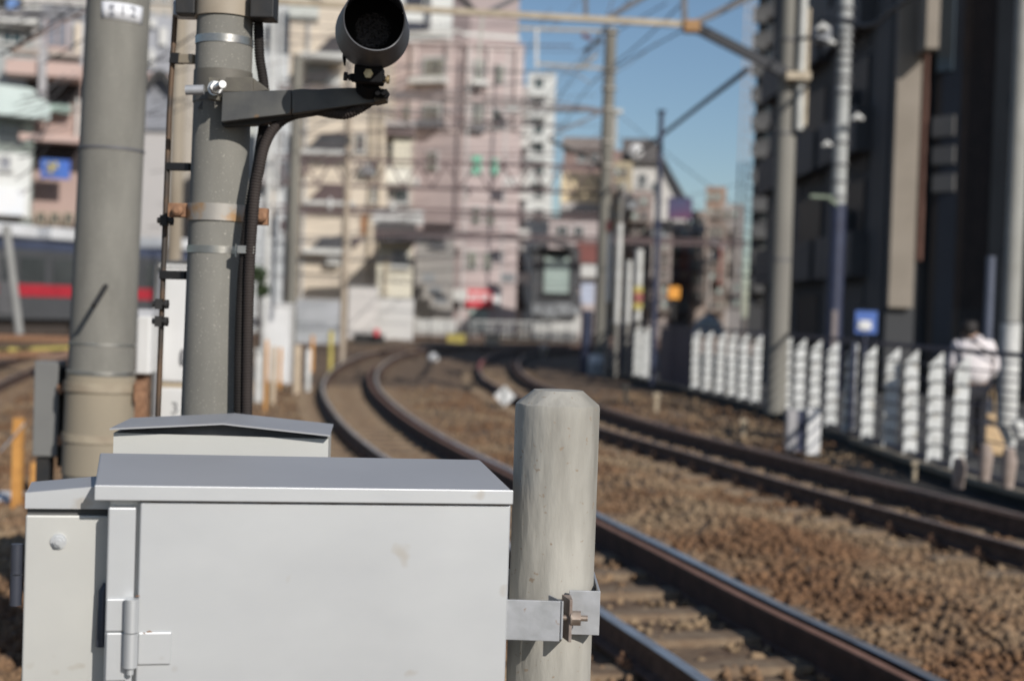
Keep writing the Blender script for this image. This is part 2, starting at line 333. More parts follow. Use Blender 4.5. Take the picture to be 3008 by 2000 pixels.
mb.hexa([f1.at(0,-.003,-.0245),f1.at(W1,-.003,-.0245),f1.at(W1,-.0002,-.0245),f1.at(0,-.0002,-.0245),f1.at(0,-.003,.0012),f1.at(W1,-.003,.0012),f1.at(W1,.002,.0012),f1.at(0,.002,.0012)])
mb.build('lid_lip', steel, cab, bevel=.0015)
bL, bR = f1.px(250,1300,.012)[0], f1.px(1171,1300,.012)[0]
mb = MB(); mb.hexa([f1.at(bL,.03,H0),f1.at(bR,.03,H0),f1.at(bR-.01,.25,H0),f1.at(bL+.01,.25,H0),f1.at(bL,.03,-.026),f1.at(bR,.03,-.026),f1.at(bR-.01,.25,-.004),f1.at(bL+.01,.25,-.004)])
mb.build('body', steel, cab)
dL = f1.px(319,1300,.008)[0]
mb = MB(); mb.hexa([f1.at(dL,.008,H0+.06),f1.at(bR,.008,H0+.06),f1.at(bR,.0295,H0+.06),f1.at(dL,.0295,H0+.06),f1.at(dL,.008,-.0275),f1.at(bR,.008,-.0275),f1.at(bR,.0295,-.0275),f1.at(dL,.0295,-.0275)])
dr = mb.build('door', steel, cab, bevel=.003)
mb = MB(); mb.hexa([f1.at(bL-.003,.010,H0+.02),f1.at(dL-.006,.010,H0+.02),f1.at(dL-.006,.0295,H0+.02),f1.at(bL-.003,.0295,H0+.02),f1.at(bL-.003,.010,-.038),f1.at(dL-.006,.010,-.038),f1.at(dL-.006,.0295,-.038),f1.at(bL-.003,.0295,-.038)])
mb.build('frame_strip', steel, cab, bevel=.003)
mb = MB(); f1.slab(mb, 245,1379,292,1454, .004,.0095); f1.slab(mb, 245,1457,292,1568, .0045,.0095)
mb.build('hinge_leaf', steel, cab, bevel=.002)
mb = MB(); f1.slab(mb, 318,1456,394,1531, .003,.0075); mb.build('hinge_leaf', steel, cab, bevel=.003)
mb = MB(); ah, hh1 = f1.px(304,1379,-.006); _, hh2 = f1.px(304,1536,-.006); _, hm = f1.px(304,1456,-.006)
mb.tube([f1.at(ah,-.006,hh1),f1.at(ah,-.006,hm+.0008)], .0118, 20); mb.tube([f1.at(ah,-.006,hm-.0008),f1.at(ah,-.006,hh2)], .0118, 20)
mb.tube([f1.at(ah,-.006,hh2+.001),f1.at(ah,-.006,hh2-.012)], .006, 12)
mb.build('hinge_barrel', steel, cab)
mb = MB(); rs_ = random.Random(3); pth = []
for i in range(60):
    a_ = dL+(bR-dL)*i/59; pth.append(f1.at(a_,.006,-.0262-rs_.uniform(0,.0007)-.0007*math.sin(i*.7)))
mb.tube(pth, .0009, 6, True, [rs_.uniform(.0006,.0016) for _ in pth]); mb.build('sealant_line', mat('brown_sealant',(.20,.165,.13),None,60,.9), cab)
for (x_,y_,r_) in ((312,1371,.0035),(338,1453,.004),(327,1457,.0028)):
    mb = MB(); c_ = hit(x_,y_,f1.at(0,.0045,0),f1.v); mb.tube([c_+Vector((0,0,-r_*.4)),c_+Vector((r_*1.2,0,0)),c_+Vector((r_*2.2,0,-r_*.2))], 1, 8, True, [r_*.25,r_*.4,r_*.15]); mb.build('rust_crumb', rust, cab)
mb = MB()                                             # bracket tying the cabinet to the post
mb.bar(f1.at(W1*.985,.10,H0+.30), f1.at(W1*.99,.10,H0+.30)+Vector((.02,0,0)), .05, .05); mb.build('back_bracket', galv, cab)
# left cabinet
A2 = D(60,1135,2.44); f2 = Fr(A2); f2H = GR-A2.z
c2 = thing('equipment_cabinet', 'left trackside cabinet with a sloping steel roof and one round bolt, narrowest of the three', 'cabinet', (A2.x+.2,A2.y+.1,GR))
W2 = f2.px(249,1400)[0]; pk = f2.px(249,1118)[1]; pa2 = W2-.004; dd = .12; mb = MB(); pts = []
for d, e in ((0,0),(dd,.004)):
    pts += [f2.at(0,d,e),f2.at(pa2,d,pk+e),f2.at(W2,d,e),f2.at(W2,d,e-.004),f2.at(pa2,d,pk+e-.004),f2.at(0,d,e-.004)]
mb.add(pts, [(0,1,4,5),(1,2,3,4),(11,10,7,6),(10,9,8,7),(0,6,7,1),(1,7,8,2),(5,4,10,11),(4,3,9,10),(0,5,11,6),(2,8,9,3)]); mb.build('roof', steelT, c2)
_, lb = f2.px(60,1170); mb = MB()
for d0, d1 in ((-.003,-.0005),):
    mb.add([f2.at(-.001,d0,lb),f2.at(W2,d0,lb),f2.at(W2,d0,.001),f2.at(pa2,d0,pk+.001),f2.at(-.001,d0,.001),f2.at(-.001,d1,lb),f2.at(W2,d1,lb),f2.at(W2,d1,.001),f2.at(pa2,d1,pk+.001),f2.at(-.001,d1,.001)],
           [(0,1,2,3,4),(9,8,7,6,5),(0,5,6,1),(4,3,8,9),(3,2,7,8),(0,4,9,5)])
mb.build('roof_gable', steel, c2)
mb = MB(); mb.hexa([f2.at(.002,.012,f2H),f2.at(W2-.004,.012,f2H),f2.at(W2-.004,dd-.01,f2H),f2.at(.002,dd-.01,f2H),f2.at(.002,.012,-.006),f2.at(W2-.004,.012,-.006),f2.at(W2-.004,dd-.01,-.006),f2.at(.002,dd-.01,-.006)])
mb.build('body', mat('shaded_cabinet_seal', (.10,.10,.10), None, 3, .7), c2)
mb = MB(); _, dt = f2.px(60,1186)
mb.hexa([f2.at(.0,.002,f2H+.03),f2.at(W2-.002,.002,f2H+.03),f2.at(W2-.002,.0115,f2H+.03),f2.at(.0,.0115,f2H+.03),f2.at(0,.002,dt),f2.at(W2-.002,.002,dt),f2.at(W2-.002,.0115,dt),f2.at(0,.0115,dt)])
mb.build('door', steelW, c2, bevel=.003)
ab, hb = f2.px(135,1246); mb = MB(); mb.cyl(f2.at(ab,.002,hb), f2.at(ab,-.002,hb), .0135, n=24); mb.hexnut(f2.at(ab,-.002,hb), f2.at(ab,-.010,hb), .0095); mb.cyl(f2.at(ab,-.010,hb), f2.at(ab,-.014,hb), .005, n=12)
mb.build('bolt', steel, c2, bevel=.0008)
blk = mat('shaded_blue_hinge', (.055,.06,.08), (.045,.05,.065), 20, .4, .2)  # dark blue stands in for shade on hinges turned from the sun
mb = MB(); ax_ = -.014
for y0, y1 in ((1254,1322),(1325,1395)):
    _, h1 = f2.px(36,y0,.012); _, h0 = f2.px(36,y1,.012); mb.tube([f2.at(ax_,.02,h0),f2.at(ax_,.02,h1)], .0105, 16)
mb.build('side_hinge', blk, c2)
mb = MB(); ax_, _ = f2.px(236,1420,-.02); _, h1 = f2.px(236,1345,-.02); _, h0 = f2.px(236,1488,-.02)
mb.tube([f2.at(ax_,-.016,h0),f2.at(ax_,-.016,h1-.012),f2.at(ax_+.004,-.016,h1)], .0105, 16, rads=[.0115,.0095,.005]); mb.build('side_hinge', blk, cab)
# rear cabinet
A3 = D(252.5,986,3.25); f3 = Fr(A3, Vector((math.cos(.1),math.sin(.1),-.006)), Vector((-math.sin(.1),math.cos(.1),0))); f3H = GR-A3.z
c3 = thing('equipment_cabinet', 'rear trackside cabinet with a low gabled roof, seen over the top of the largest one', 'cabinet', (A3.x+.25,A3.y+.1,GR))
W3 = f3.px(760,1005)[0]; pa, ph = f3.px(513,974); pk = ph; dd = .30; mb = MB(); pts = []
for d, e in ((0,0),(dd,.0)):
    pts += [f3.at(0,d,e),f3.at(pa,d,pk+e),f3.at(W3,d,e),f3.at(W3,d,e-.004),f3.at(pa,d,pk+e-.004),f3.at(0,d,e-.004)]
FC = [(0,1,4,5),(1,2,3,4),(11,10,7,6),(10,9,8,7),(0,6,7,1),(1,7,8,2),(5,4,10,11),(4,3,9,10),(0,5,11,6),(2,8,9,3)]
mb.add(pts, FC); mb.build('roof', steelT, c3)
mb = MB(); _, hb = f3.px(256,999); mb.hexa([f3.at(.004,.03,f3H),f3.at(W3-.004,.03,f3H),f3.at(W3-.004,.28,f3H),f3.at(.004,.28,f3H),f3.at(.004,.03,hb),f3.at(W3-.004,.03,hb),f3.at(W3-.004,.28,hb),f3.at(.004,.28,hb)])
mb.build('body', mat('cream_steel_cabinet', (.60,.60,.57), (.56,.56,.53), 4, .5, .3), c3)
mb = MB(); mb.add([f3.at(.006,.045,hb),f3.at(W3-.006,.045,hb),f3.at(pa,.045,pk-.006),f3.at(.006,.06,hb),f3.at(W3-.006,.06,hb),f3.at(pa,.06,pk-.006)], [(0,1,2),(5,4,3),(0,3,4,1),(1,4,5,2),(2,5,3,0)])
mb.build('gable_panel', hoodm, c3)
# ------------------------------------------------------------------ concrete post with clamp
Bc = D(1277,1150,2.76); bx, by = Bc.x, Bc.y; rB = 97/3275.5*2.76; zt = D(1282,898,2.76).z; zc = D(1282,933,2.76).z
post = thing('concrete_post', 'short round concrete post with a chamfered top beside the largest cabinet', 'post', (bx,by,GR))
mb = MB(); n = 64; prof = [(rB*1.02,GR-.1),(rB*1.0,zc-.35),(rB,zc-.02),(rB*1.0,zc-.004),(rB*.985,zc+.002),(rB*.63,zt-.003),(rB*.59,zt),(.0001,zt+.001)]
mb.add([(bx+r*math.cos(2*math.pi*j/n)*(1+.006*math.sin(3*j+z*9)),by+r*math.sin(2*math.pi*j/n),z+(.0012*math.sin(j*.9) if abs(z-zc)<.02 else 0)) for r,z in prof for j in range(n)],
       [(i*n+j,i*n+(j+1)%n,(i+1)*n+(j+1)%n,(i+1)*n+j) for i in range(len(prof)-1) for j in range(n)], True)
ob = mb.build('shaft', concB, post)
es = ob.modifiers.new('es','EDGE_SPLIT'); es.split_angle = math.radians(35)
cl = thing('pipe_clamp', 'galvanised strap clamp bolted around the short concrete post', 'clamp', (bx,by,D(1280,1470,2.7).z))
Zf = by-rB-.082; Zr = by-rB-.012                    # front plane of the clamp
def fz(x, y, Z=Zf): return D(x,y,Z)
def clbox(mb, x0, y0, x1, y1, ya, yb): 
    p, q = fz(x0,y1), fz(x1,y0); return mb.box(p.x,q.x,ya,yb,p.z,q.z)
mb = MB(); clbox(mb,1150,1384,1291,1472, Zf,Zf+.004)            # left strap, front leg
p, q = fz(1291,1472), fz(1291,1384)
mb.hexa([Vector((p.x,Zf,p.z)),Vector((p.x+.0035,Zf,p.z)),Vector((p.x-.02,Zf+.055,p.z)),Vector((p.x-.0235,Zf+.055,p.z)),Vector((p.x,Zf,q.z)),Vector((p.x+.0035,Zf,q.z)),Vector((p.x-.02,Zf+.055,q.z)),Vector((p.x-.0235,Zf+.055,q.z))])
zz0, zz1 = p.z, q.z; xl = fz(1150,1430).x
mb.box(xl,xl+.004,Zf+.004,by+rB+.02,zz0,zz1); mb.build('left_strap', galv, cl, bevel=.001)
mb = MB(); p, q = fz(1308,1460), fz(1383,1361)
p, q = fz(1308,1460,Zr), fz(1383,1361,Zr); mb.box(p.x,q.x,Zr,Zr+.0045,p.z,q.z); mb.box(q.x-.0045,q.x,Zr+.0045,by+rB+.02,p.z,q.z); mb.box(xl,q.x,by+rB+.02,by+rB+.0245,p.z,q.z)
mb.build('right_strap', galv, cl, bevel=.001)
mb = MB(); Zf = Zr-.035; p, q = fz(1308,1473,Zf), fz(1308,1376,Zf)
mb.hexa([Vector((p.x-.013,Zf+.03,p.z)),Vector((p.x+.0,Zf-.018,p.z)),Vector((p.x+.0055,Zf-.018,p.z)),Vector((p.x+.004,Zf+.03,p.z)),Vector((p.x-.013,Zf+.03,q.z)),Vector((p.x+.0,Zf-.018,q.z)),Vector((p.x+.0055,Zf-.018,q.z)),Vector((p.x+.004,Zf+.03,q.z))])
mb.build('clamp_flange', mat('flange_steel',(.30,.25,.22),(.24,.18,.15),40,.6,.3,bump=.2), cl, bevel=.0008)
b0 = fz(1311,1422,Zf-.006); mb = MB(); mb.cyl(b0-Vector((.03,0,0)), b0+Vector((.034,0,0)), .0055, n=14); mb.hexnut(b0+Vector((.005,0,0)), b0+Vector((.021,0,0)), .0145); mb.cyl(b0+Vector((.002,0,0)), b0+Vector((.005,0,0)), .017, n=20)
mb.build('bolt', mat('brown_bolt',(.36,.30,.25),(.28,.22,.18),60,.45,.6), cl, bevel=.0008)
# ------------------------------------------------------------------ signal pole
PA, PB = D(517,94,3.8), D(488,942,3.8); ax = (PA-PB); axn = ax.normalized()
def pz(z): return PB + ax*((z-PB.z)/ax.z)
def pr(z): return .0805 - (z-PB.z)*.0065
pole = thing('signal_pole', 'speckled concrete pole behind the cabinets carrying the signal arm and two conduits', 'pole', pz(GR))
mb = MB(); zs = [GR-.1, .5, 1.2, 2.0, 3.2, 5.0]; mb.tube([pz(z) for z in zs], 1, 64, True, [pr(z) for z in zs]); mb.build('shaft', concP, pole)
def ring(y0, y1, th, m_, name, par=pole, xx=500, n=48):
    z1, z0 = D(xx,y0,3.74).z, D(xx,y1,3.74).z; k = MB(); k.tube([pz(z0),pz(z1)], 1, n, True, [pr(z0)+th, pr(z1)+th]); return k.build(name, m_, par)
ring(79,97,.0018,band,'steel_band'); ring(566,583,.0018,band,'steel_band')
ring(-40,33,.006,mat('cream_sleeve',(.36,.31,.24),(.30,.25,.19),8,.6),'top_sleeve')
ring(158,232,.0025,mat('arm_clamp_steel',(.16,.15,.125),(.12,.11,.095),14,.6,.2,bump=.2),'arm_clamp_band')
ring(469,508,.005,rustband,'rusty_clamp_band')
def bx8(mb, x0, y0, x1, y1, Za, Zb):                   # upright block between two distances
    c = D((x0+x1)/2,(y0+y1)/2,Za); k = Za/3275.5; return mb.box(c.x-(x1-x0)/2*k, c.x+(x1-x0)/2*k, Za, Zb, c.z-(y1-y0)/2*k, c.z+(y1-y0)/2*k)
mb = MB(); bx8(mb,386,468,446,500,3.775,3.81); mb.build('clamp_ear', rust, pole, bevel=.002)
mb = MB(); bx8(mb,572,479,616,518,3.775,3.80); mb.build('clamp_ear', rust, pole, bevel=.002)
for x, y in ((409,485),(602,499)):
    mb = MB(); c = D(x,y,3.765); mb.cyl(c, c+Vector((0,-.006,0)), .015, .014); mb.cyl(c+Vector((0,-.006,0)), c+Vector((0,-.011,0)), .014, .007); mb.build('clamp_bolt', rust, pole)
mb = MB(); bx8(mb,541,562,546,592,3.715,3.73); bx8(mb,546,566,585,584,3.675,3.70); mb.build('band_buckle', band, pole, bevel=.001)
mb = MB(); bx8(mb,404,-20,448,31,3.75,3.80); mb.build('upper_bracket', dark, pole, bevel=.003)
mb = MB(); bx8(mb,576,-20,630,40,3.72,3.80); mb.build('upper_bracket', dark, pole, bevel=.003)
mb = MB(); bx8(mb,398,-10,446,36,3.80,3.86); mb.build('upper_bracket', galv, pole, bevel=.003)
# ladder on the pole
lad = thing('pole_ladder', 'thin dark ladder rail with short rungs fixed to the left of the signal pole', 'ladder', D(362,1080,3.85))
mb = MB(); mb.tube([D(407,-20,3.85),D(390,260,3.85),D(380,520,3.85),D(366,900,3.85),D(356,1150,3.85)], .0075, 10); mb.build('side_rail', mat('ladder_steel',(.05,.042,.036),(.12,.075,.045),6,.6,.2,lo=.45,hi=.55), lad)
for x0, x1, y, h in ((400,448,136,22),(388,440,384,18),(372,430,633,20)):
    mb = MB(); mb.bar(D(x0,y,3.85), D(x1,y+1,3.81), .02, h/3275*3.8); mb.build('rung', tansteel if y == 136 else dark, lad, bevel=.002)
mb = MB(); mb.bar(D(398,135,3.848), D(417,136,3.835), .026, .027); mb.build('rung_socket', dark, lad)
for y in (486+22, 700, 740):
    mb = MB(); x = 405-(y*.046)+0; c = D({508:378,700:367,740:366}[y],y,3.835); s_ = .011
    mb.tube([c-Vector((.018,0,0)),c+Vector((.018,0,0))], s_*.7, 8); mb.box(c.x-.009,c.x+.009,c.y-.012,c.y+.012,c.z-.014,c.z+.014); mb.hexnut(c+Vector((.016,0,0)),c+Vector((.024,0,0)),.014); mb.build('rail_bolt', dark, lad)
mb = MB(); mb.tube([D(432,170,3.8),D(408,212,3.81),D(432,226,3.79)], .008, 8)
# ------------------------------------------------------------------ signal arm
za = 3.66
sarm = thing('signal_bracket', 'dark steel bracket arm reaching right from the signal pole under the lamp hood', 'bracket', D(510,280,za))
mb = MB()
def quad_prism(mb, pts, Za, Zb):
    a = [D(x,y,Za) for x,y in pts]; b = [Vector((p.x,p.y+(Zb-Za),p.z)) for p in a]; n = len(a)
    return mb.add(a+b, [tuple(range(n)),tuple(range(2*n-1,n-1,-1))]+[(i,i+n,(i+1)%n+n,(i+1)%n) for i in range(n)])
quad_prism(mb, [(509,281),(670,262),(671,207),(512,213)], za, za+.06); mb.build('arm_root', arm, sarm, bevel=.002)
mb = MB(); quad_prism(mb, [(672,262),(861,236),(861,201),(770,203),(735,206),(690,205),(672,208)], za-.004, za+.055); mb.build('arm_beam', arm, sarm, bevel=.002)
mb = MB(); quad_prism(mb, [(512,290),(600,286),(672,270),(780,253),(780,247),(670,264),(510,283)], za+.03, za+.075); mb.build('arm_flange', dark, sarm)
mb = MB(); quad_prism(mb, [(861,237),(889,231),(890,207),(868,200),(860,201)], za-.012, za+.05); mb.build('end_plate', mat('rusty_arm_plate',(.11,.085,.06),(.06,.05,.042),30,.7,.1,bump=.3), sarm, bevel=.002)
for x in (872,886):
    mb = MB(); c = D(x,217,za-.012); mb.hexnut(c+Vector((0,.01,0)), c+Vector((0,-.014,0)), .0125); mb.cyl(c+Vector((0,-.014,0)), c+Vector((0,-.03,0)), .0075, n=10); mb.build('end_bolt', black, sarm)
mb = MB(); quad_prism(mb, [(478,228),(504,232),(504,181),(480,178)], za-.005, za+.03)
quad_prism(mb, [(513,212),(582,212),(582,178),(520,178)], za+.02, za+.08); quad_prism(mb, [(582,212),(620,208),(597,190),(583,180)], za+.03, za+.05)
mb.build('root_clamp', mat('olive_clamp',(.15,.14,.11),(.11,.10,.085),16,.7,.1,bump=.3), sarm, bevel=.002)
c = D(496,204,za-.008); mb = MB(); mb.cyl(c+Vector((0,.01,0)), c+Vector((0,-.006,0)), .019, n=20); mb.hexnut(c+Vector((0,-.006,0)), c+Vector((.008,-.022,0)), .0165); mb.cyl(c+Vector((.008,-.022,0)), c+Vector((.034,-.075,0)), .0095, n=16); mb.build('shiny_bolt', mat('bright_zinc',(.62,.62,.62),(.5,.5,.5),60,.35,.7), sarm, bevel=.001)
mb = MB(); mb.cyl(D(470,207,za+.0), D(428,208,za+.0), .0125, n=14); mb.build('through_bolt', galv, sarm)
mb = MB(); quad_prism(mb, [(455,250),(520,262),(520,232),(470,226)], za+.075, za+.10); mb.build('arm_brace', arm, sarm)
# signal lamp
zl = 3.60; kk = zl/3275.5
head = thing('signal_lamp', 'round grey-hooded black signal lamp standing on the end of the steel arm', 'signal lamp', D(848,200,zl))
hc = D(858,75,zl); tilt = Matrix.Rotation(math.radians(7),4,'Z') @ Matrix.Rotation(math.radians(1.5),4,'X')
hd = tilt.to_3x3() @ Vector((0,-1,0)); hx = hd.cross(Vector((0,0,1))).normalized()*-1; hy = hx.cross(hd)*1; hy = -hy if hy.z < 0 else hy
n = 72; mb = MB(); vo = []; 
def hood_len(a): # visor long at the top, cut away at the bottom
    s = math.sin(a); return .195 + .04*max(0,(s+.3))/1.3 - .03*max(0,math.cos(a+.6))**3
rings = []
for i in range(7):
    t = i/6; rr = .0935+(.0740-.0935)*t
    rings.append([hc+hd*(hood_len(2*math.pi*j/n)*t)+(hx*math.cos(2*math.pi*j/n)+hy*math.sin(2*math.pi*j/n))*rr for j in range(n)])
for i in range(6,-1,-1):
    t = i/6; rr = .0935+(.0740-.0935)*t-.003
    rings.append([hc+hd*(hood_len(2*math.pi*j/n)*t)+(hx*math.cos(2*math.pi*j/n)+hy*math.sin(2*math.pi*j/n))*rr for j in range(n)])
mb.add([v for r_ in rings for v in r_], [(i*n+j,i*n+(j+1)%n,(i+1)*n+(j+1)%n,(i+1)*n+j) for i in range(13) for j in range(n)], True)
hood = mb.build('hood', hoodm, head)
es = hood.modifiers.new('es','EDGE_SPLIT'); es.split_angle = math.radians(40)
mb = MB(); mb.tube([hc+hd*.012, hc-hd*.02, hc-hd*.09], 1, 48, True, [.089,.0905,.07]); mb.build('lamp_case', black, head)
mb = MB(); rr = .046; lc = hc+hd*.012+hy*.004
mb.add([lc+hd*(.012*math.cos(p*math.pi/12))+(hx*math.cos(2*math.pi*j/32)+hy*math.sin(2*math.pi*j/32))*rr*math.sin(p*math.pi/12) for p in range(7) for j in range(32)], [(i*32+j,i*32+(j+1)%32,(i+1)*32+(j+1)%32,(i+1)*32+j) for i in range(6) for j in range(32)], True)
mb.build('lens', mat('dark_lens',(.02,.02,.024),(.06,.06,.07),160,.12,0,bump=1.2,spec=1), head)
mb = MB(); bx8(mb,815,150,880,190,zl-.03,zl+.035); bx8(mb,806,170,886,186,zl-.02,zl+.02); mb.build('mount_block', black, head, bevel=.004)
mb = MB(); c0, c1 = D(852,189,zl), D(849,206,zl+.03); mb.cyl(D(852,186,zl+.02), D(848,210,zl+.06), .026, n=20); mb.cyl(D(846,188,3.64), D(846,206,3.66), .03, n=20); mb.build('stem', black, head)
for (x0,y0,x1,y1,r_,m_) in ((812,179,792,176,.0085,dark),(880,183,897,184,.0085,brass)):
    mb = MB(); a, b = D(x0,y0,zl-.005), D(x1,y1,zl-.005); mb.cyl(a, b, .0055, n=10); mb.hexnut(a+(b-a)*.62, b, r_*1.35); mb.hexnut(a+(b-a)*.12, a+(b-a)*.4, r_*1.1); mb.build('set_screw', m_, head)
mb = MB(); c = D(849,171,zl-.03); mb.hexnut(c, c+Vector((0,-.010,0)), .0122); mb.build('front_bolt', brass, head, bevel=.001)
mb = MB(); mb.tube([D(793,112,zl+.0),D(793,134,zl),D(794,152,zl)], .003, 8, rads=[.004,.005,.0015]); mb.build('drip_pin', black, head)
# conduits
def conduit(name, pts, r, m_, label, pitch=.0075):
    P = spline(pts, 40); out = []; acc = 0; L = [0]
    for a, b in zip(P, P[1:]): L.append(L[-1]+(b-a).length)
    N = int(L[-1]/pitch*4); path = []; rad = []
    for i in range(N+1):
        s = L[-1]*i/N
        k = min(len(P)-2, max(0, int(np.searchsorted(L, s))-1)); t = (s-L[k])/max(1e-9,L[k+1]-L[k])
        path.append(P[k].lerp(P[k+1], t)); rad.append(r*(1.0 if (i % 4) < 2 else .88))
    q = MB(); q.tube(path, r, 20, True, rad); return q.build(name, m_, label=label, cat='conduit', group='corrugated cable conduits on the signal pole')
conduit('cable_conduit', [D(549,1010,3.71),D(552,760,3.71),D(562,590,3.70),D(577,470,3.70),D(597,360,3.715),D(607,290,3.76),D(611,240,3.79),D(607,190,3.80),D(598,130,3.80),D(595,60,3.80),D(594,-30,3.80)], .0135, rubber, 'corrugated conduit climbing the right edge of the signal pole and passing behind the arm')
conduit('cable_conduit', [D(568,1010,3.70),D(571,760,3.70),D(576,590,3.685),D(588,440,3.68),D(597,390,3.68),D(608,340,3.69),D(626,302,3.70),D(652,276,3.71),D(685,262,3.715),D(725,254,3.70),D(765,261,3.69),D(795,263,3.685),D(825,251,3.68),D(852,233,3.70)], .0145, rubber2, 'brown corrugated conduit bending from the pole to loop under the signal arm')
# ------------------------------------------------------------------ numbered pole on the left
LA, LB = D(272,27,6.1), D(236,797,6.1); lax = LA-LB
def lz(z): return LB+lax*((z-LB.z)/lax.z)
lp = thing('concrete_pole', 'thick grey concrete pole on the left with a white plate reading 12', 'pole', lz(GR))
mb = MB(); zs = [GR-.1,1,2,3,4,6]; lr = lambda z: .1385-(z-1.3)*.0045; mb.tube([lz(z) for z in zs], 1, 64, True, [lr(z) for z in zs]); mb.build('shaft', concP, lp)
def lring(y0,y1,th,m_,name):
    z1, z0 = D(240,y0,5.97).z, D(240,y1,5.97).z; k = MB(); k.tube([lz(z0),lz(z1)],1,48,True,[lr(z0)+th,lr(z1)+th]); k.build(name,m_,lp)
lring(335,341,.004,bluesteel,'wire_band'); lring(791,796,.003,band,'wire_band'); lring(856,864,.005,band,'wire_band')
lring(868,1100,.006,mat('lower_pole_sleeve',(.33,.28,.205),(.26,.225,.17),4,.9,stretch=(1,1,.3)),'pole_base_sleeve')
lring(884,905,.014,mat('tan_clamp',(.36,.31,.23),(.27,.22,.16),9,.7),'clamp_band'); lring(1004,1022,.012,mat('tan_clamp',(.3,.3,.3)),'clamp_band')
mb = MB(); bx8(mb,308,880,336,925,6.05,6.09); mb.build('clamp_ear', rust, lp, bevel=.003)
pc = lz(D(283,26,6).z)
def surf_ang(x, y, R=.1345):        # where on the round pole a bearing lands
    d = ray(x,y); k_ = d.x/d.y
    return min((math.radians(a/4) for a in range(-280,330)), key=lambda a: abs((pc.x+math.sin(a)*R)/(pc.y-math.cos(a)*R)-k_))
aP0, aP1 = surf_ang(233,26), surf_ang(329,30); mb = MB(); k = 6/3275.5
p0, p1 = D(236,26,5.965), D(330,30,5.965); mb = MB(); N = 10; vs = []
for dz in (0,):
    for i in range(N+1):
        a = aP0+(aP1-aP0)*i/N; cx = pc.x + math.sin(a)*.1345; cy = pc.y - math.cos(a)*.1345
        zt_ = D(283,6+ (i/N-.5)*4,5.965).z; zb_ = D(283,46+(i/N-.5)*5,5.965).z
        vs += [(cx,cy,zb_),(cx,cy,zt_)]
mb.add(vs, [(2*i,2*i+2,2*i+3,2*i+1) for i in range(N)], True); ob = mb.build('number_plate', plate, lp)
sm = ob.modifiers.new('s','SOLIDIFY'); sm.thickness = .002
for s_, x, sz in (('1',283,.060),('2',306,.060),('東',258,.026),('番',258,.026)):
    y = 27 if len(s_) and s_ in '12' else (19 if s_ == '東' else 36)
    ang = surf_ang(x,y)
    cc = Vector((pc.x+math.sin(ang)*.1385, pc.y-math.cos(ang)*.1385, D(x,y,5.975).z))
    text_mesh(s_, sz, facing(cc, ang*.9)).build('plate_character', ink, lp)
mb = MB(); mb.tube([D(246,655,5.99),D(232,678,5.90),D(216,704,5.80)], .011, 10); mb.build('step_bolt', dark, lp)
gb = thing('signal_junction_box', 'flat grey steel box with rusty hinges standing left of the numbered pole', 'junction box', D(104,1090,6.2))
mb = MB(); bx8(mb,76,832,134,1052,6.15,6.26); mb.build('box_body', mat('grey_box_paint',(.20,.20,.19),(.17,.17,.165),3,.6), gb, bevel=.006)
mb = MB(); bx8(mb,134,846,156,1075,6.18,6.3); mb.build('mounting_channel', black, gb)
for y in (885,1003,): mb = MB(); bx8(mb,132,y,144,y+22,6.12,6.16); mb.build('rusty_bracket', rust, gb)
mb = MB(); mb.bar(D(104,1052,6.2), D(104,1052,6.2)-Vector((0,0,D(104,1052,6.2).z-GR)), .06); mb.build('box_leg', dark, gb)
op = thing('marker_post', 'tall orange marker post with rust streaks at the left edge', 'post', Vector((D(41,1080,11.2).x,11.2,GR)))
q = D(41,1080,11.2); mb = MB(); mb.box(q.x-.036,q.x+.036,11.16,11.23,GR,D(41,962,11.2).z); mb.build('post_shaft', orange, op, bevel=.002)
mb = MB(); mb.tube([D(56,975,11.15),D(40,995,11.1),D(0,1040,10.7)], .006, 6); mb.build('tie_wire', galv, op)
q = D(83,1075,12.03); mb = MB(); mb.box(q.x-.035,q.x+.035,12.0,12.07,GR,D(83,1064,12.03).z); mb.build('marker_post', orange, label='short orange marker post under the grey junction box', cat='post')
q = D(5,1180,11.4); mb = MB(); mb.box(q.x-.30,q.x+.06,11.4,11.9,GR,D(5,1150,11.4).z); mb.build('cable_trough_box', whitep, bevel=.008, label='low white box cut off by the left edge of the picture', cat='box')
# white relay cabinet behind the pole
wc = thing('relay_cabinet', 'tall narrow white relay cabinet marked 3 between the two thick concrete poles', 'relay cabinet', D(400,1180,6.5))
q = D(396,960,6.5); ztop = D(396,615,6.5).z; xl, xr_ = D(346,800,6.5).x, D(452,800,6.5).x
mb = MB(); mb.box(D(372,780,6.5).x,xr_,6.5,7.0,D(390,880,6.5).z,ztop); mb.build('upper_door', whitep, wc, bevel=.012)
mb = MB(); mb.box(D(366,930,6.5).x,xr_,6.5,7.0,GR,D(390,893,6.5).z); mb.build('lower_door', whitep, wc, bevel=.008)
mb = MB(); mb.box(D(366,890,6.5).x,xr_,6.51,6.95,D(390,893,6.5).z,D(390,880,6.5).z); mb.build('tan_joint', tansteel, wc)
mb = MB(); mb.hexa([Vector((D(350,960,6.6).x,6.55,GR)),Vector((D(364,960,6.55).x,6.53,GR)),Vector((D(364,960,6.55).x,7.1,GR)),Vector((D(350,960,6.6).x,7.1,GR)),Vector((D(362,640,6.6).x,6.55,ztop-.02)),Vector((D(371,640,6.55).x,6.53,ztop-.02)),Vector((D(371,640,6.55).x,7.1,ztop-.02)),Vector((D(362,640,6.6).x,7.1,ztop-.02))])
mb.build('side_panel', mat('grey_white_paint',(.50,.51,.54),(.44,.45,.48),4,.5), wc)
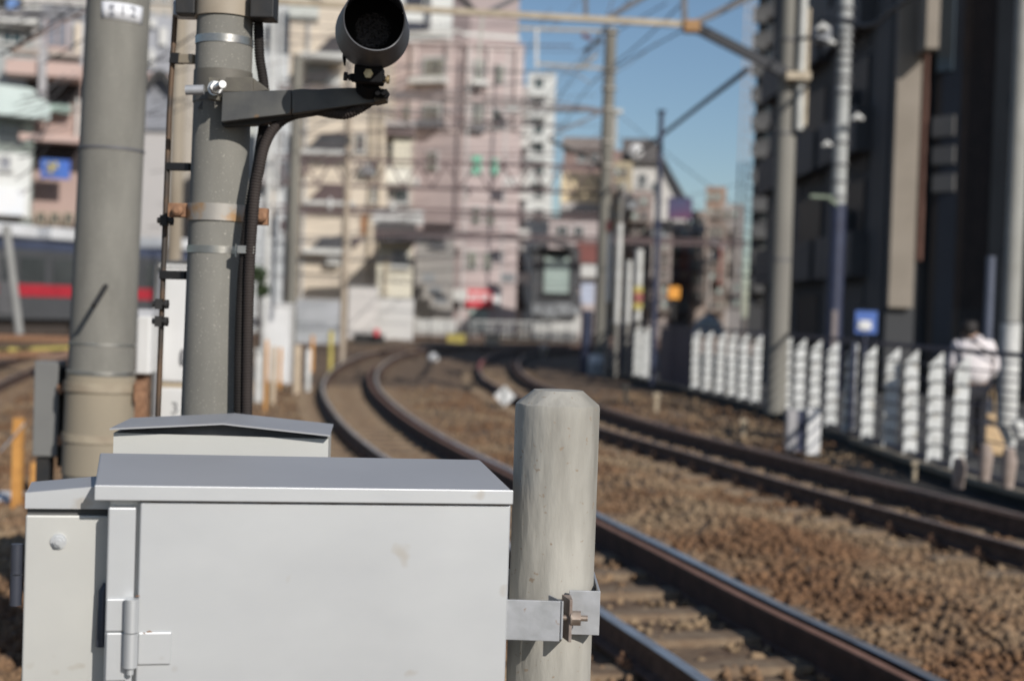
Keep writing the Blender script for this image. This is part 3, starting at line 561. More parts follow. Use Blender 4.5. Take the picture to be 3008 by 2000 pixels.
mb = MB(); mb.tube([D(350,960,6.5),D(356,700,6.5),D(360,612,6.5),D(366,607,6.5),D(450,602,6.5)], .010, 10); mb.build('roof_pipe', mat('grey_pipe',(.16,.16,.16),None,8,.4,.4), wc)
mb = MB(); mb.hexa([Vector((D(368,628,6.5).x,6.49,ztop)),Vector((xr_,6.49,ztop)),Vector((xr_,7.02,ztop)),Vector((D(368,628,6.5).x,7.02,ztop)),Vector((D(368,628,6.5).x,6.49,ztop+.012)),Vector((xr_,6.49,ztop+.012)),Vector((xr_,7.02,ztop+.012)),Vector((D(368,628,6.5).x,7.02,ztop+.012))]); mb.build('roof', whitep, wc)
mb = MB(); c = D(421,822,6.495); mb.tube([c+Vector((0,0,.035)),c+Vector((-.004,-.004,.02)),c+Vector((-.004,-.004,-.02)),c+Vector((0,0,-.035))], .007, 8); mb.build('handle', bluesteel, wc)
text_mesh('3', .078, facing(D(402,941,6.496)), thick=-.0008).build('cabinet_number', mat('number_paint',(.16,.17,.18)), wc)
sc_ = thing('relay_cabinet', 'small pale relay cabinet just right of the numbered pole', 'relay cabinet', D(330,960,6.4))
mb = MB(); bx8(mb,313,728,346,862,6.4,6.6); mb.build('cabinet_body', whitep, sc_, bevel=.01)
mb = MB(); bx8(mb,318,712,350,728,6.42,6.62); mb.build('cabinet_roof', mat('grey_white_paint',(.5,.5,.5)), sc_)
q = D(330,880,6.5); mb = MB(); mb.box(q.x-.025,q.x+.025,6.45,6.52,GR,D(330,862,6.45).z); mb.build('cabinet_leg', rust, sc_)
# ------------------------------------------------------------------ background poles
def vpole(name, label, x, y, Z, wpx, ytop, m_, z0=GR, cat='pole', extra=None, n=24, taper=.9, group=None):
    c = D(x,y,Z); top = D(x,ytop,Z).z if ytop > 0 else D(x,ytop,Z).z; r = wpx/2*Z/3275.5
    t = thing(name, label, cat, (c.x,c.y,z0), group)
    q = MB(); q.tube([Vector((c.x,c.y,z0)),Vector((c.x,c.y,top))], 1, n, True, [r*1.05,r*taper]); q.build('shaft', m_, t)
    t['_'] = 0; del t['_']; return t, c, r, top
def rings_on(t, c, r, zs, h, th, m_, name='band'):
    for z in zs: q = MB(); q.cyl(Vector((c.x,c.y,z)), Vector((c.x,c.y,z+h)), r+th, n=20); q.build(name, m_, t)
PT = 'far overhead line poles'
t, c, r, top = vpole('overhead_line_pole', 'large concrete overhead-line pole standing at the fence, right of centre', 1803, 480, 23.6, 47, -160, concQ, .0)
mp = c.copy(); rings_on(t, c, r, [D(1790,y,23.6).z for y in (600,310,95)], .03, .012, bluesteel)
q = MB(); cc = D(1845,150,23.4); q.cyl(Vector((cc.x,cc.y,D(1845,300,23.4).z)), Vector((cc.x,cc.y,D(1845,-100,23.4).z)), .075); ob = q.build('riser_pipe', mat('pale_riser',(.50,.50,.47),(.42,.42,.39),4,.5), t)
q = MB(); q.box(cc.x+.07,cc.x+.12,23.35,23.5,D(1845,290,23.4).z,D(1845,20,23.4).z); q.build('riser_cover', tansteel, t)
q = MB(); bx8(q,1812,165,1868,183,23.2,23.45); q.build('cross_bracket', tansteel, t)
t, c, r, top = vpole('overhead_line_pole', 'slim concrete overhead-line pole in the centre carrying thin crossing booms', 1393, 470, 38.5, 29, 66, concF, -.1)
cp = c.copy(); rings_on(t, c, r, [D(1393,y,38.5).z for y in (78,165,208,255,330,385)], .06, .04, mat('pole_band',(.42,.39,.34),None,5,.6))
q = MB(); q.cyl(Vector((c.x-.02,c.y-.1,D(1380,836,38.4).z)), Vector((c.x-.02,c.y-.1,D(1380,816,38.4).z)), .30, .26); q.build('white_collar', whitep, t)
q = MB(); q.cyl(Vector((c.x-.35,c.y+.2,-.1)), Vector((c.x-.35,c.y+.2,D(1360,715,38).z)), .16); q.build('navy_sleeve', navy, t)
q = MB(); q.cyl(D(1375,880,38.2), D(1378,838,38.2), .27,.3); q.build('pole_foot', mat('foot_paint',(.4,.41,.42),None,3,.6), t)
q = MB(); q.box(D(1419,0,39).x,D(1431,0,39).x,39,39.2,D(1425,345,39).z,D(1425,256,39).z); q.bar(D(1395,257,38.6), D(1431,257,39.1), .12); q.build('side_arm', mat('pale_arm',(.5,.5,.48),None,3,.6), t)
t, c, r, top = vpole('overhead_line_pole', 'concrete pole seen between the ladder rail and the signal pole', 409, 300, 23.6, 34, -60, mat('warm_concrete',(.36,.32,.26),(.24,.20,.15),3,.9,stretch=(1,1,.15)))
lpole = c.copy()
vpole('overhead_line_pole', 'grey concrete pole in front of the beige stair building', 677, 450, 34, 26, 128, concF, group=PT)
vpole('overhead_line_pole', 'thin tan pole rising before the beige stair building, left of the cream house', 797, 500, 40, 15, 252, mat('tan_pole',(.40,.34,.27),(.33,.27,.21),3,.8))
vpole('overhead_line_pole', 'slender white pole right of the conduits', 617, 500, 36, 15, -40, whiteF)
vpole('overhead_line_pole', 'thin white pole at the left end of the beige stair building', 640, 300, 44, 9, 20, whiteF)
t, c, r, top = vpole('lamp_post', 'thin navy lamp post standing in the street against the sky', 1515, 500, 30, 13, 256, navy, .085, 'lamp post')
q = MB(); q.bar(D(1518,258,30), D(1530,257,29.8), .08, .06); q.build('lamp_head', navy, t)
t, c, r, top = vpole('utility_pole', 'light grey utility pole ringed with bands, its foot wrapped in navy', 1937, 300, 27.5, 33, -60, mat('pale_pole',(.42,.43,.42),(.34,.35,.34),3,.8), .085)
rings_on(t, c, r, [D(1937,y,27.4).z for y in (20,45,72,90,108,128,150,175,190,215,330,380,420,455)], .035, .03, bluesteel)
q = MB(); q.cyl(Vector((c.x,c.y,.085)), Vector((c.x,c.y,D(1920,470,27.5).z)), r+.02); q.build('navy_wrap', navy, t)
q = MB(); q.bar(D(1865,452,27.4), D(1915,455,27.4), .16, .05); q.bar(D(1905,453,27.4), D(1930,475,27.4), .10, .05); q.build('lamp_arm', mat('pale_green_arm',(.22,.27,.20),None,3,.6), t)
q = MB(); bx8(q,1878,60,1916,100,27.2,27.6); q.build('transformer', mat('grey_can',(.2,.21,.23),None,3,.5), t, bevel=.05)
for x, y, s_ in ((1895,60,.12),(1912,95,.1),(1975,268,.11),(1905,330,.09)):
    q = MB(); e = D(x,y,27.1); q.tube([e-Vector((s_,0,s_*.6)),e,e+Vector((s_,0,-s_*.5))], s_*.6, 10, rads=[s_*.3,s_*.65,s_*.3]); q.build('insulator', whiteF, t)
t, c, r, top = vpole('utility_pole', 'pale utility pole with white banded foot cut by the right edge', 2338, 500, 17.2, 40, -60, mat('pale_pole_right',(.34,.335,.31),(.28,.275,.25),3,.8), .085)
q = MB(); q.cyl(Vector((c.x,c.y,.085)), Vector((c.x,c.y,D(2335,745,17.2).z)), r+.012); q.build('white_foot_wrap', whiteF, t)
rings_on(t, c, r+.012, [D(2335,y,17.1).z for y in (745,838,880,922,965)], .022, .006, bluesteel)
q = MB(); q.cyl(D(2352,1005,16.9), D(2340,970,16.9), .09,.07); q.build('foot_guard', whiteF, t)
q = MB(); q.cyl(Vector((c.x-.24,c.y+.1,.085)), Vector((c.x-.24,c.y+.1,D(2300,590,17.2).z)), .055); q.build('navy_riser', mat('slate_pipe',(.10,.115,.16),None,3,.5), t)
for i, (x, y0, y1, w_, Z) in enumerate(((1403,532,695,14,33.5),(1424,515,745,14,34),(1447,600,745,14,34.5),(1470,575,738,18,35))):
    lab = ['white-sleeved pole close behind the central concrete pole','white-sleeved pole with a faint red top, second right of the central pole','short white-sleeved pole left of the one with a coloured notice','white-sleeved pole bearing a yellow and red notice'][i]
    t, c, r, top = vpole('sleeved_pole', lab, x, (y0+y1)/2, Z, w_*.8, y0-(60 if i < 2 else 0), mat('grey_slim_pole',(.22,.21,.19),None,3,.8), .05, group=None)
    q = MB(); q.cyl(Vector((c.x,c.y,D(x,y1,Z).z)), Vector((c.x,c.y,D(x,y0,Z).z)), w_/2*Z/3275.5); q.build('white_sleeve', whiteF, t)
    if i == 3:
        q = MB(); bx8(q,1460,660,1480,712,Z-.3,Z-.25); q.build('notice_board', yellow, t); q = MB(); bx8(q,1462,674,1480,696,Z-.33,Z-.305); q.build('red_notice', pinkr, t)
    if i == 0: q = MB(); bx8(q,1397,508,1409,532,Z-.2,Z+.2); q.build('red_sleeve', pinkr, t)
# ------------------------------------------------------------------ portal beams and wires
def beam(name, label, segs, m_, parts=None):
    a = segs[0][0]; t = thing(name, label, 'overhead gantry', a)
    for i, s in enumerate(segs):
        q = MB(); q.bar(s[0], s[1], s[2], s[2]); q.build(s[3] if len(s) > 3 else 'chord', s[4] if len(s) > 4 else m_, t)
    return t
Z = 23.5
beam('overhead_gantry', 'nearest overhead gantry: tan lower chord ending in a rusty joint beside the sky', [
 (D(395,-10,Z),D(1590,58,Z),.095,'lower_chord'),(D(1600,62,Z),D(1822,176,Z),.155,'dark_strut',mat('dark_strut',(.018,.02,.027),None,3,.5)),
 (D(1604,68,Z+.15),D(1745,142,Z+.15),.07,'strut_angle'),(D(1600,55,Z),D(1760,-22,Z),.10,'diagonal',bluesteel),(D(1577,55,Z),D(1575,-30,Z),.09,'vertical',bluesteel),
 (D(1392,47,Z),D(1510,-22,Z),.08,'diagonal',bluesteel),(D(1350,44,Z),D(1347,-30,Z),.07,'vertical',bluesteel),(D(1110,35,Z),D(1225,-22,Z),.07,'diagonal',bluesteel),(D(1104,35,Z),D(1040,-20,Z),.08,'diagonal',dark),
 (D(1112,36,Z),D(1100,160,Z),.05,'drop_bar',mat('pale_drop',(.45,.44,.40),None,3,.6)),
 (D(800,15,Z),D(900,-22,Z),.07,'diagonal',bluesteel),(D(760,12,Z),D(680,-20,Z),.07,'diagonal',bluesteel)], tansteel)
q = MB(); bx8(q,1577,46,1612,72,Z-.12,Z+.12); g = bpy.data.objects['overhead_gantry']; q.build('rusty_joint', mat('rust_joint',(.42,.25,.11),(.30,.17,.08),6,.8), g)
Z = 38.3
beam('overhead_gantry', 'second overhead gantry: paired pink-grey booms meeting the central concrete pole', [
 (D(640,196,Z),D(1245,230,Z),.06,'upper_boom'),(D(640,206,Z),D(1391,256,Z),.095,'lower_boom'),(D(1245,230,Z),D(1375,251,Z),.04,'sagging_link'),
 (D(868,243,Z),D(957,297,Z),.05,'brace'),(D(1024,256,Z),D(1092,300,Z),.05,'brace'),(D(1119,300,Z),D(1254,243,Z),.045,'brace'),(D(1262,316,Z),D(1380,262,Z),.055,'brace'),(D(1262,321,Z),D(1388,380,Z),.09,'brace',dark)], mat('pinkish_steel',(.20,.17,.165),(.15,.125,.12),3,.7))
beam('bracket_boom', 'tan bracket boom at the very top of the central pole', [(D(1188,66,38),D(1386,72,38),.07,'boom'),(D(1236,66,38),D(1236,158,38),.08,'hanger',whiteF),(D(1340,80,38),D(1362,92,38),.10,'insulator',mat('maroon_insulator',(.12,.05,.06),None,3,.4))], tansteel)
beam('bracket_boom', 'lower tan bracket boom reaching left from the central pole over the white tower', [(D(1238,148,38),D(1386,158,38),.06,'boom'),(D(1330,162,38.1),D(1374,128,38.1),.06,'tie'),(D(1345,118,38.1),D(1385,92,38.1),.1,'insulator',cable)], tansteel)
def lattice(label, x0, y0, x1, y1, h, Z, n, m_, w_=.05):
    segs = [(D(x0,y0,Z),D(x1,y1,Z),w_*1.3,'top_chord'),(D(x0,y0+h,Z),D(x1,y1+h,Z),w_*1.3,'bottom_chord')]
    for i in range(n):
        ta, tb = i/n, (i+1)/n; xa, xb = x0+(x1-x0)*ta, x0+(x1-x0)*tb; ya, yb = y0+(y1-y0)*ta, y0+(y1-y0)*tb
        segs.append((D(xa,ya+(0 if i%2 else h),Z),D(xb,yb+(h if i%2 else 0),Z),w_*.8,'web'))
    beam('lattice_gantry', label, segs, m_)
mauve = mat('mauve_steel',(.13,.09,.09),(.10,.07,.07),3,.7)
lattice('lattice gantry of zigzag bars crossing the pink tower at mid height', 600,362,1389,386,60,52,24,mauve,.085)
lattice('lower, farther lattice gantry just under the zigzag one', 600,472,1389,494,14,64,2,mauve,.09)
lattice('thin farthest gantry passing above the dark house with the pale window', 860,532,1720,556,10,72,2,mauve,.09)
lattice('gantry fragment of grey bars left of the numbered pole', -40,22,196,30,14,28,6,bluesteel,.05)
WG = 'overhead wires'
def wire(pts, r, label, m_=None, n=6):
    q = MB(); P = spline([D(*p) for p in pts], 8); q.tube(P, r, n); q.build('overhead_wire', m_ or cable, label=label, cat='wire', group=WG)
wire([(1468,352,44),(1516,318,40),(1600,253,34),(1722,160,25)], .05, 'thick cable bundle sloping up from the navy lamp post across the sky')
wire([(1400,165,38),(1500,110,32),(1600,55,27),(1730,-20,22)], .016, 'thin wire from the central pole rising to the rusty joint')
wire([(1400,160,38),(1480,95,32),(1575,5,26)], .016, 'steeper of the two thin wires leaving the middle of the central pole')
wire([(1402,82,38),(1470,45,34),(1535,8,30)], .014, 'wire rising right from the top of the central pole')
wire([(1215,330,60),(1300,205,52),(1375,90,42),(1450,0,36)], .02, 'wire slanting from the white tower up past the left of the central pole')
wire([(1270,340,60),(1330,235,52),(1388,165,40)], .018, 'short wire slanting up to the central pole by its collar')
wire([(0,128,12),(80,80,12.4),(170,18,13)], .009, 'black wire sloping across the upper left corner')
wire([(25,118,12.5),(100,75,13),(205,22,14)], .008, 'brown wire beside the black one in the upper left corner', mat('brown_wire',(.16,.09,.05),None,3,.7))
wire([(30,15,16),(110,12,16),(198,20,16)], .014, 'dark level cable above the teal glass at upper left')
wire([(100,148,15),(150,118,15),(198,88,15)], .008, 'short wire sloping behind the left edge of the numbered pole')
wire([(340,150,14),(400,112,13),(452,78,12)], .008, 'wire crossing behind the ladder toward the signal pole')
wire([(340,262,14),(400,236,14),(440,222,14)], .006, 'lower faint wire crossing behind the ladder')
wire([(674,354,26),(740,322,26),(800,294,26)], .008, 'thin wire sloping across the beige stair building')
wire([(700,374,27),(760,346,27),(830,312,27)], .007, 'lower parallel thin wire across the beige stair building')
wire([(1254,165,30),(1281,159,29),(1320,168,28),(1356,190,27)], .014, 'pale curved wire catching the sun beside the white tower', whiteF)
wire([(1200,236,40),(1300,250,40),(1380,262,40)], .012, 'slack wire under the paired booms')
for i, (y, e, lab) in enumerate(((398,8,'above the green windows'),(428,7,'level with the cream house'),(516,9,'above the small black roof'),(560,8,'just over the grey narrow building'),(604,6,'passing the windows above the red shop sign'),(660,5,'touching the top of the red shop sign'))):
    wire([(600,y-22,56+i*3),(1000,y-4,56+i*3),(1385,y+e,56+i*3)], .016, 'long level contact wire '+lab, mauve)
wire([(1830,95,23),(1860,88,22.5),(1905,98,22)], .03, 'black drooping cable tied to the large concrete pole')
wire([(1905,40,26),(2000,60,24),(2060,20,22),(2120,-20,20)], .04, 'thick black cable crossing the lit wall strip at upper right')
rw = random.Random(5)
for i in range(38):
    x0 = rw.uniform(585,700); x1 = rw.uniform(1150,1390); y0 = rw.uniform(20,640); y1 = y0+rw.uniform(-60,70); Z_ = rw.uniform(34,68)
    if i % 4 == 0: x1 = x0+rw.uniform(150,350); y1 = y0-rw.uniform(50,140)
    wire([(x0,y0,Z_),((x0+x1)/2,(y0+y1)/2+rw.uniform(2,12),Z_),(x1,y1,Z_)], rw.choice([.014,.018,.024]), 'one of the thin wires tangled over the buildings between conduits and central pole', rw.choice([cable,mauve,bluesteel,bluesteel]))
for i in range(20):
    x0 = rw.uniform(-20,60); x1 = rw.uniform(110,200); y0 = rw.uniform(60,480); Z_ = rw.uniform(20,45)
    wire([(x0,y0,Z_),((x0+x1)/2,y0-rw.uniform(10,40),Z_),(x1,y0-rw.uniform(30,90),Z_)], rw.choice([.007,.010,.013]), 'one of the thin slanting wires in front of the buildings left of the numbered pole', rw.choice([cable,mauve,bluesteel]))
for i in range(10):
    x0 = rw.uniform(335,350); x1 = rw.uniform(440,450); y0 = rw.uniform(60,560); Z_ = rw.uniform(20,45)
    wire([(x0,y0,Z_),((x0+x1)/2,y0-5,Z_),(x1,y0-rw.uniform(-10,60),Z_)], .009, 'one of the short wires crossing the gap between the two thick poles', cable)
for i in range(9):
    x0 = rw.uniform(1180,1380); y0 = rw.uniform(60,330); x1 = x0+rw.uniform(60,160); Z_ = rw.uniform(32,55)
    wire([(x0,y0,Z_),((x0+x1)/2,y0-rw.uniform(30,60),Z_),(x1,y0-rw.uniform(90,150),Z_)], .012, 'one of the faint wires crossing the sky around the central pole', bluesteel)
wt = [o for o in C.objects if o.get('category') == 'overhead gantry']
for x,y,Z_,s_ in ((760,470,50,.22),(860,380,50,.2),(700,395,48,.25),(905,480,50,.2),(960,420,52,.2),(1080,440,52,.18),(1160,380,50,.2),(650,520,44,.2),(690,300,40,.18),(740,250,40,.15)):
    q = MB(); e = D(x,y,Z_); q.tube([e+Vector((0,0,s_)),e+Vector((0,0,s_*.3)),e+Vector((0,0,-s_*.3)),e+Vector((0,0,-s_))], 1, 10, True, [s_*.15,s_*.4,s_*.4,s_*.12]); q.build('line_insulator', rw.choice([whiteF,mauve,bluesteel]), wt[2])
# ------------------------------------------------------------------ slatted fence on the street edge
fen = thing('slatted_fence', 'navy railing fence with rows of white slats along the street', 'fence', (4.5,15,.1))
def along(path):
    L = [0]
    for a, b in zip(path, path[1:]): L.append(L[-1]+(b-a).length)
    return L
FL = along(FEN)
def fat(s):
    k = min(len(FEN)-2, max(0, int(np.searchsorted(FL, s))-1)); t = (s-FL[k])/max(1e-9,FL[k+1]-FL[k]); p = FEN[k].lerp(FEN[k+1], t); d = (FEN[k+1]-FEN[k]).normalized(); return p+Vector((.15,0,0)), d
def s_of_y(y): return float(np.interp(y, [p.y for p in FEN], FL))
ztopf = 1.31
for z, w_, nm in ((ztopf,.05,'top_rail'),(.08,.035,'bottom_rail'),(.25,.016,'wire_rail'),(.425,.016,'wire_rail'),(.60,.016,'wire_rail'),(.775,.016,'wire_rail'),(.95,.016,'wire_rail'),(1.125,.016,'wire_rail')):
    q = MB(); sweep(q, [Vector((p.x+.15-.02,p.y,z)) for p in FEN], [(-w_/2,-w_/2),(w_/2,-w_/2),(w_/2,w_/2),(-w_/2,w_/2)]); q.build(nm, navy, fen)
for k in range(40):
    y = 7.2+k*1.0; 
    if y > FEN[-1].y-1: break
    s = s_of_y(y); p, d = fat(s)
    if k % 6 == 0:
        q = MB(); q.bar(Vector((p.x+.03,p.y+.25,.1)), Vector((p.x+.03,p.y+.25,ztopf)), .06); q.build('fence_post', navy, fen)
def fence_y(px):                   # where the bearing of a slat meets the fence line
    ys__ = np.linspace(8, 50, 1700); return float(ys__[int(np.argmin([abs(fx(y)+.13-(px-1504)/FPX*y-.0)+(0 if y<40 else 9) for y in ys__]))])
for px__ in (1871,1893,1914,2043,2079,2114,2150,2186,2221,2275,2311,2350,2396,2446,2496,2553,2618,2682,2753,2821):
    y = fence_y(px__); p, d = fat(s_of_y(y)); w_ = .088; q = MB(); zz = np.linspace(.05,1.265,43); rn = random.Random(px__); lean = rn.uniform(-.02,.02); sc = rn.uniform(.93,1.05)
    for z in zz:                    # scalloped blade facing up the line, slanted at its top
        ph = ((z-.05)/.175) % 1.0; left = w_*(1-.24*ph)*sc; right = w_*(.86+.14*ph)*sc; k_ = (1.265-z)/.14
        if k_ < 1: left = w_*(-.75+1.7*k_)
        q.v += [Vector((p.x-left+lean*z,p.y+.03*ph,z)),Vector((p.x+right+lean*z,p.y+.03*ph,z))]
    q.f = [(2*j,2*j+1,2*j+3,2*j+2) for j in range(len(zz)-1)]; q.sm = [False]*len(q.f)
    ob = q.build('slat', mat('slat_paint',(.56,.57,.56),(.38,.39,.38),7,.6,lo=.3,hi=.6,spots=(11,.64,(.36,.34,.30))), fen); m_ = ob.modifiers.new('s','SOLIDIFY'); m_.thickness = .012
for y0,y1 in ((fence_y(2026),fence_y(1930)),(fence_y(1855),fence_y(1800))):
    q = MB(); a_, _ = fat(s_of_y(y0)); b_, _ = fat(s_of_y(y1)); q.bar(Vector((a_.x+.06,a_.y,.67)), Vector((b_.x+.06,b_.y,.67)), .03, 1.18); q.build('navy_panel', navy, fen)
# stakes, markers by the track
for x, yt, yb, Z, lab in ((1440,888,925,26.9,'farthest small tan concrete stake beside the right-hand track'),(1511,905,945,24.7,'second small tan concrete stake beside the right-hand track'),(1711,965,1003,20.2,'small tan concrete stake left of the white and navy marker box'),(2105,1062,1100,15.3,'nearest small tan concrete stake, at the end of the lit slab')):
    q = MB(); c = D(x,yb,Z); zt_ = D(x,yt,Z).z; r_ = .045*Z/20
    zb_ = gz(c.x,c.y)-.05
    q.box(c.x-r_*.6,c.x+r_*.6,Z-r_,Z+r_,zb_,zt_-r_*1.2); q.box(c.x-r_*1.15,c.x+r_*1.15,Z-r_*1.3,Z+r_*1.3,zt_-r_*1.2,zt_); q.build('distance_stake', mat('tan_concrete',(.42,.35,.25),(.34,.28,.20),20,.9), bevel=.008, label=lab, cat='stake')
Zb = 17.6; t = thing('marker_box', 'white and navy striped marker box standing by the ballast below the fence', 'marker', Vector((D(1852,1040,Zb).x,Zb,GR)))
q = MB(); bx8(q,1814,945,1836,1040,Zb,Zb+.2); q.build('grey_panel', mat('pale_panel',(.38,.37,.38),None,3,.6), t)
q = MB(); bx8(q,1836,946,1858,1040,Zb+.03,Zb+.25); q.build('navy_panel', navy, t)
q = MB(); bx8(q,1858,944,1890,1048,Zb-.03,Zb+.2); q.build('white_panel', whitep, t, bevel=.01)
def Gd(x, y, z): d = ray(x,y); o = Vector((0,0,EYE)); return o+d*((z-EYE)/d.z)
CP = [p for p in FEN if p.y < 18.6]
cw = MB(); vs = []
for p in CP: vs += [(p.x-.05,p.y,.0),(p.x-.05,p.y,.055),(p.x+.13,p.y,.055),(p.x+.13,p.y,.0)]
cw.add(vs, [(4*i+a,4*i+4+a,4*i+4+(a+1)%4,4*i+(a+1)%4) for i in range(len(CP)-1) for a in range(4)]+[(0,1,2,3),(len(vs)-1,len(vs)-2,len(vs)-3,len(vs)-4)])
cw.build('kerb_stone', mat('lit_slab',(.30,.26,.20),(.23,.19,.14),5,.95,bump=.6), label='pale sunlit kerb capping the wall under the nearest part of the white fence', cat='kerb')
t = thing('diamond_marker', 'white diamond marker plate on a short stem just left of the concrete post', 'marker', Vector((D(1162,950,25.5).x,25.5,-.16)))
c = D(1162,912,25.4); q = MB(); a_ = .19; q.hexa([c+Vector((0,0,-a_)),c+Vector((a_,0,0)),c+Vector((a_,.015,0)),c+Vector((0,.015,-a_)),c+Vector((-a_,0,0)),c+Vector((0,0,a_)),c+Vector((0,.015,a_)),c+Vector((-a_,.015,0))]); q.build('plate', whitep, t)
q = MB(); q.box(c.x-.02,c.x+.02,25.37,25.395,c.z-.15,c.z+.15); q.build('centre_bar', mat('grey_mark',(.35,.37,.36),None,3,.6), t)
q = MB(); q.cyl(Vector((c.x,25.45,-.2)), c+Vector((0,.05,0)), .02); q.build('stem', tansteel, t)
def blob(name, x, y, Z, r_, m_, label, cat):
    q = MB(); c = D(x,y,Z); n = 20; prof = [(r_*math.sin(math.pi*i/10), -r_*math.cos(math.pi*i/10)) for i in range(11)]
    prof[0] = (r_*.5,-r_); g = gz(c.x,c.y)
    P = [(r_*.5, g-.02-c.z)]+prof[1:]
    q.add([c+Vector((rr*math.cos(2*math.pi*j/n),rr*math.sin(2*math.pi*j/n),zz)) for rr,zz in P for j in range(n)], [(i*n+j,i*n+(j+1)%n,(i+1)*n+(j+1)%n,(i+1)*n+j) for i in range(len(P)-1) for j in range(n)], True)
    q.build(name, m_, label=label, cat=cat)
blob('white_marker', 998, 825, 44, .17, whitep, 'round-topped white marker between the two curving tracks', 'marker')
blob('white_marker', 1252, 802, 52, .17, mat('cream_marker',(.5,.42,.35),None,3,.7), 'small cream marker between the far rails right of centre', 'marker')
# ------------------------------------------------------------------ trackside equipment left of centre
def simple_box(name, x0, y0, x1, y1, Z, dep, m_, label, cat, extra=None, bevel=.01, toground=True):
    cx, cz, hw, hh = R4(x0,y0,x1,y1,Z); t = thing(name, label, cat, (cx,Z,gz(cx,Z)))
    q = MB(); q.box(cx-hw,cx+hw,Z,Z+dep,(gz(cx,Z)-.05) if toground else cz-hh,cz+hh); q.build('housing', m_, t, bevel=bevel)
    q = MB(); q.box(cx-hw*1.06,cx+hw*1.06,Z-.04,Z+dep+.04,cz+hh+.001,cz+hh+.05); q.build('top_cover', m_, t); return t
simple_box('trackside_cabinet', 613,703,668,816,30,.5,whitep,'white trackside cabinet with orange stained foot, right of the conduits','cabinet')
simple_box('trackside_cabinet', 588,810,604,850,24,.3,whiteF,'small pale cabinet against the conduits near the ballast','cabinet')
simple_box('equipment_case', 813,773,880,807,60,1.0,dark,'low black equipment case with a red lamp before the white wall','equipment case')
q = MB(); c = D(867,773,59.8); q.cyl(c, c+Vector((0,0,.28)), .14,.11); g = [o for o in bpy.data.objects if o.name.startswith('equipment_case')][0]
q.build('red_lamp', redp, g)
simple_box('point_machine', 1116,771,1151,792,62,.8,mat('cream_case',(.50,.40,.29),None,2,.7),'cream-coloured point machine on the far tracks','point machine')
simple_box('point_machine', 1030,772,1070,782,66,.8,yellow,'flat yellow-lidded point machine on the far tracks','point machine')
for x0,x1,y0,y1,Z,m_,lab in ((610,618,782,845,22,orange,'thin orange stake right of the conduits, nearest of the stakes'),(624,637,797,836,24,mat('cream_case',(1,1,1)),'stubby cream stake beside the orange one'),(675,694,794,825,27,mat('cream_case',(1,1,1)),'thick cream stump right of the white trackside cabinet'),(704,717,803,825,28,whiteF,'small whitish stake near the thick cream stump'),(757,768,761,807,36,yellow,'bright yellow stake left of the black equipment case'),(716,724,772,800,36,orange,'short orange stake left of the yellow one'),(642,650,800,818,28,orange,'little orange stub between the cream stakes')):
    q = MB(); cx, cz, hw, hh = R4(x0,y0,x1,y1,Z); g0 = gz(cx,Z)-.05; q.tube([(cx,Z,g0),(cx,Z,cz+hh-hw*.6),(cx,Z,cz+hh)], 1, 14, True, [hw,hw,hw*.55]); q.build('track_stake', m_, label=lab, cat='stake')
# ------------------------------------------------------------------ buildings
GZ = -.3
def building(name, label, cat, x0, y0, x1, Z, dep, m_, base=GZ, yaw=None):
    c0, c1 = D(x0,600,Z), D(x1,600,Z); mid = (x0+x1)/2; top = D(mid,y0,Z).z; cm = D(mid,(y0+700)/2,Z).x; hw = (x1-x0)/2*Z/3275.5
    t = thing(name, label, cat, (cm,Z,base)); q = MB(); q.box(cm-hw,cm+hw,Z,Z+dep,base,top); q.build('wall', m_, t); t.rotation_euler.z = -math.atan2(cm, Z) if yaw is None else yaw
    return t
wsill = mat('sill_white',(.50,.50,.49),None,2,.7)
def window(t, x0, y0, x1, y1, Z, fm=None, gm=None, mull=1, sill=True):
    fm = fm or wsill; gm = gm or glassd; cx, cz, hw, hh = R4(x0,y0,x1,y1,Z); fr = min(.08, hw*.25); q = MB()
    for a in ((cx-hw,cx-hw+fr,cz-hh,cz+hh),(cx+hw-fr,cx+hw,cz-hh,cz+hh),(cx-hw+fr,cx+hw-fr,cz-hh,cz-hh+fr),(cx-hw+fr,cx+hw-fr,cz+hh-fr,cz+hh)): q.box(a[0],a[1],Z-.09,Z-.004,a[2],a[3])
    for k in range(mull): xx = cx-hw+(k+1)*2*hw/(mull+1); q.box(xx-.025,xx+.025,Z-.08,Z-.004,cz-hh+fr,cz+hh-fr)
    wd = q.build('window', fm, t)
    q = MB(); q.box(cx-hw+fr,cx+hw-fr,Z-.035,Z-.004,cz-hh+fr,cz+hh-fr); q.build('pane', gm, wd)
    if sill: q = MB(); q.box(cx-hw-.1,cx+hw+.1,Z-.2,Z-.004,cz-hh-.1,cz-hh-.003); q.build('sill', fm, wd)
def slab(t, name, x0, y0, x1, y1, Z, dep, m_, ahead=.0):
    cx, cz, hw, hh = R4(x0,y0,x1,y1,Z); q = MB(); q.box(cx-hw,cx+hw,Z-dep-.003-ahead,Z-.003-ahead,cz-hh,cz+hh); return q.build(name, m_, t)
def rail_bal(t, x0, y0, x1, y1, Z, dep, m_, n=14):
    cx, cz, hw, hh = R4(x0,y0,x1,y1,Z); q = MB(); q.box(cx-hw,cx+hw,Z-dep-.06,Z-dep,cz+hh-.06,cz+hh); q.box(cx-hw,cx+hw,Z-dep-.06,Z-.004,cz-hh,cz-hh+.12)
    for i in range(n+1): xx = cx-hw+2*hw*i/n; q.box(xx-.02,xx+.02,Z-dep-.05,Z-dep-.01,cz-hh+.12,cz+hh-.06)
    q.build('balcony', m_, t)
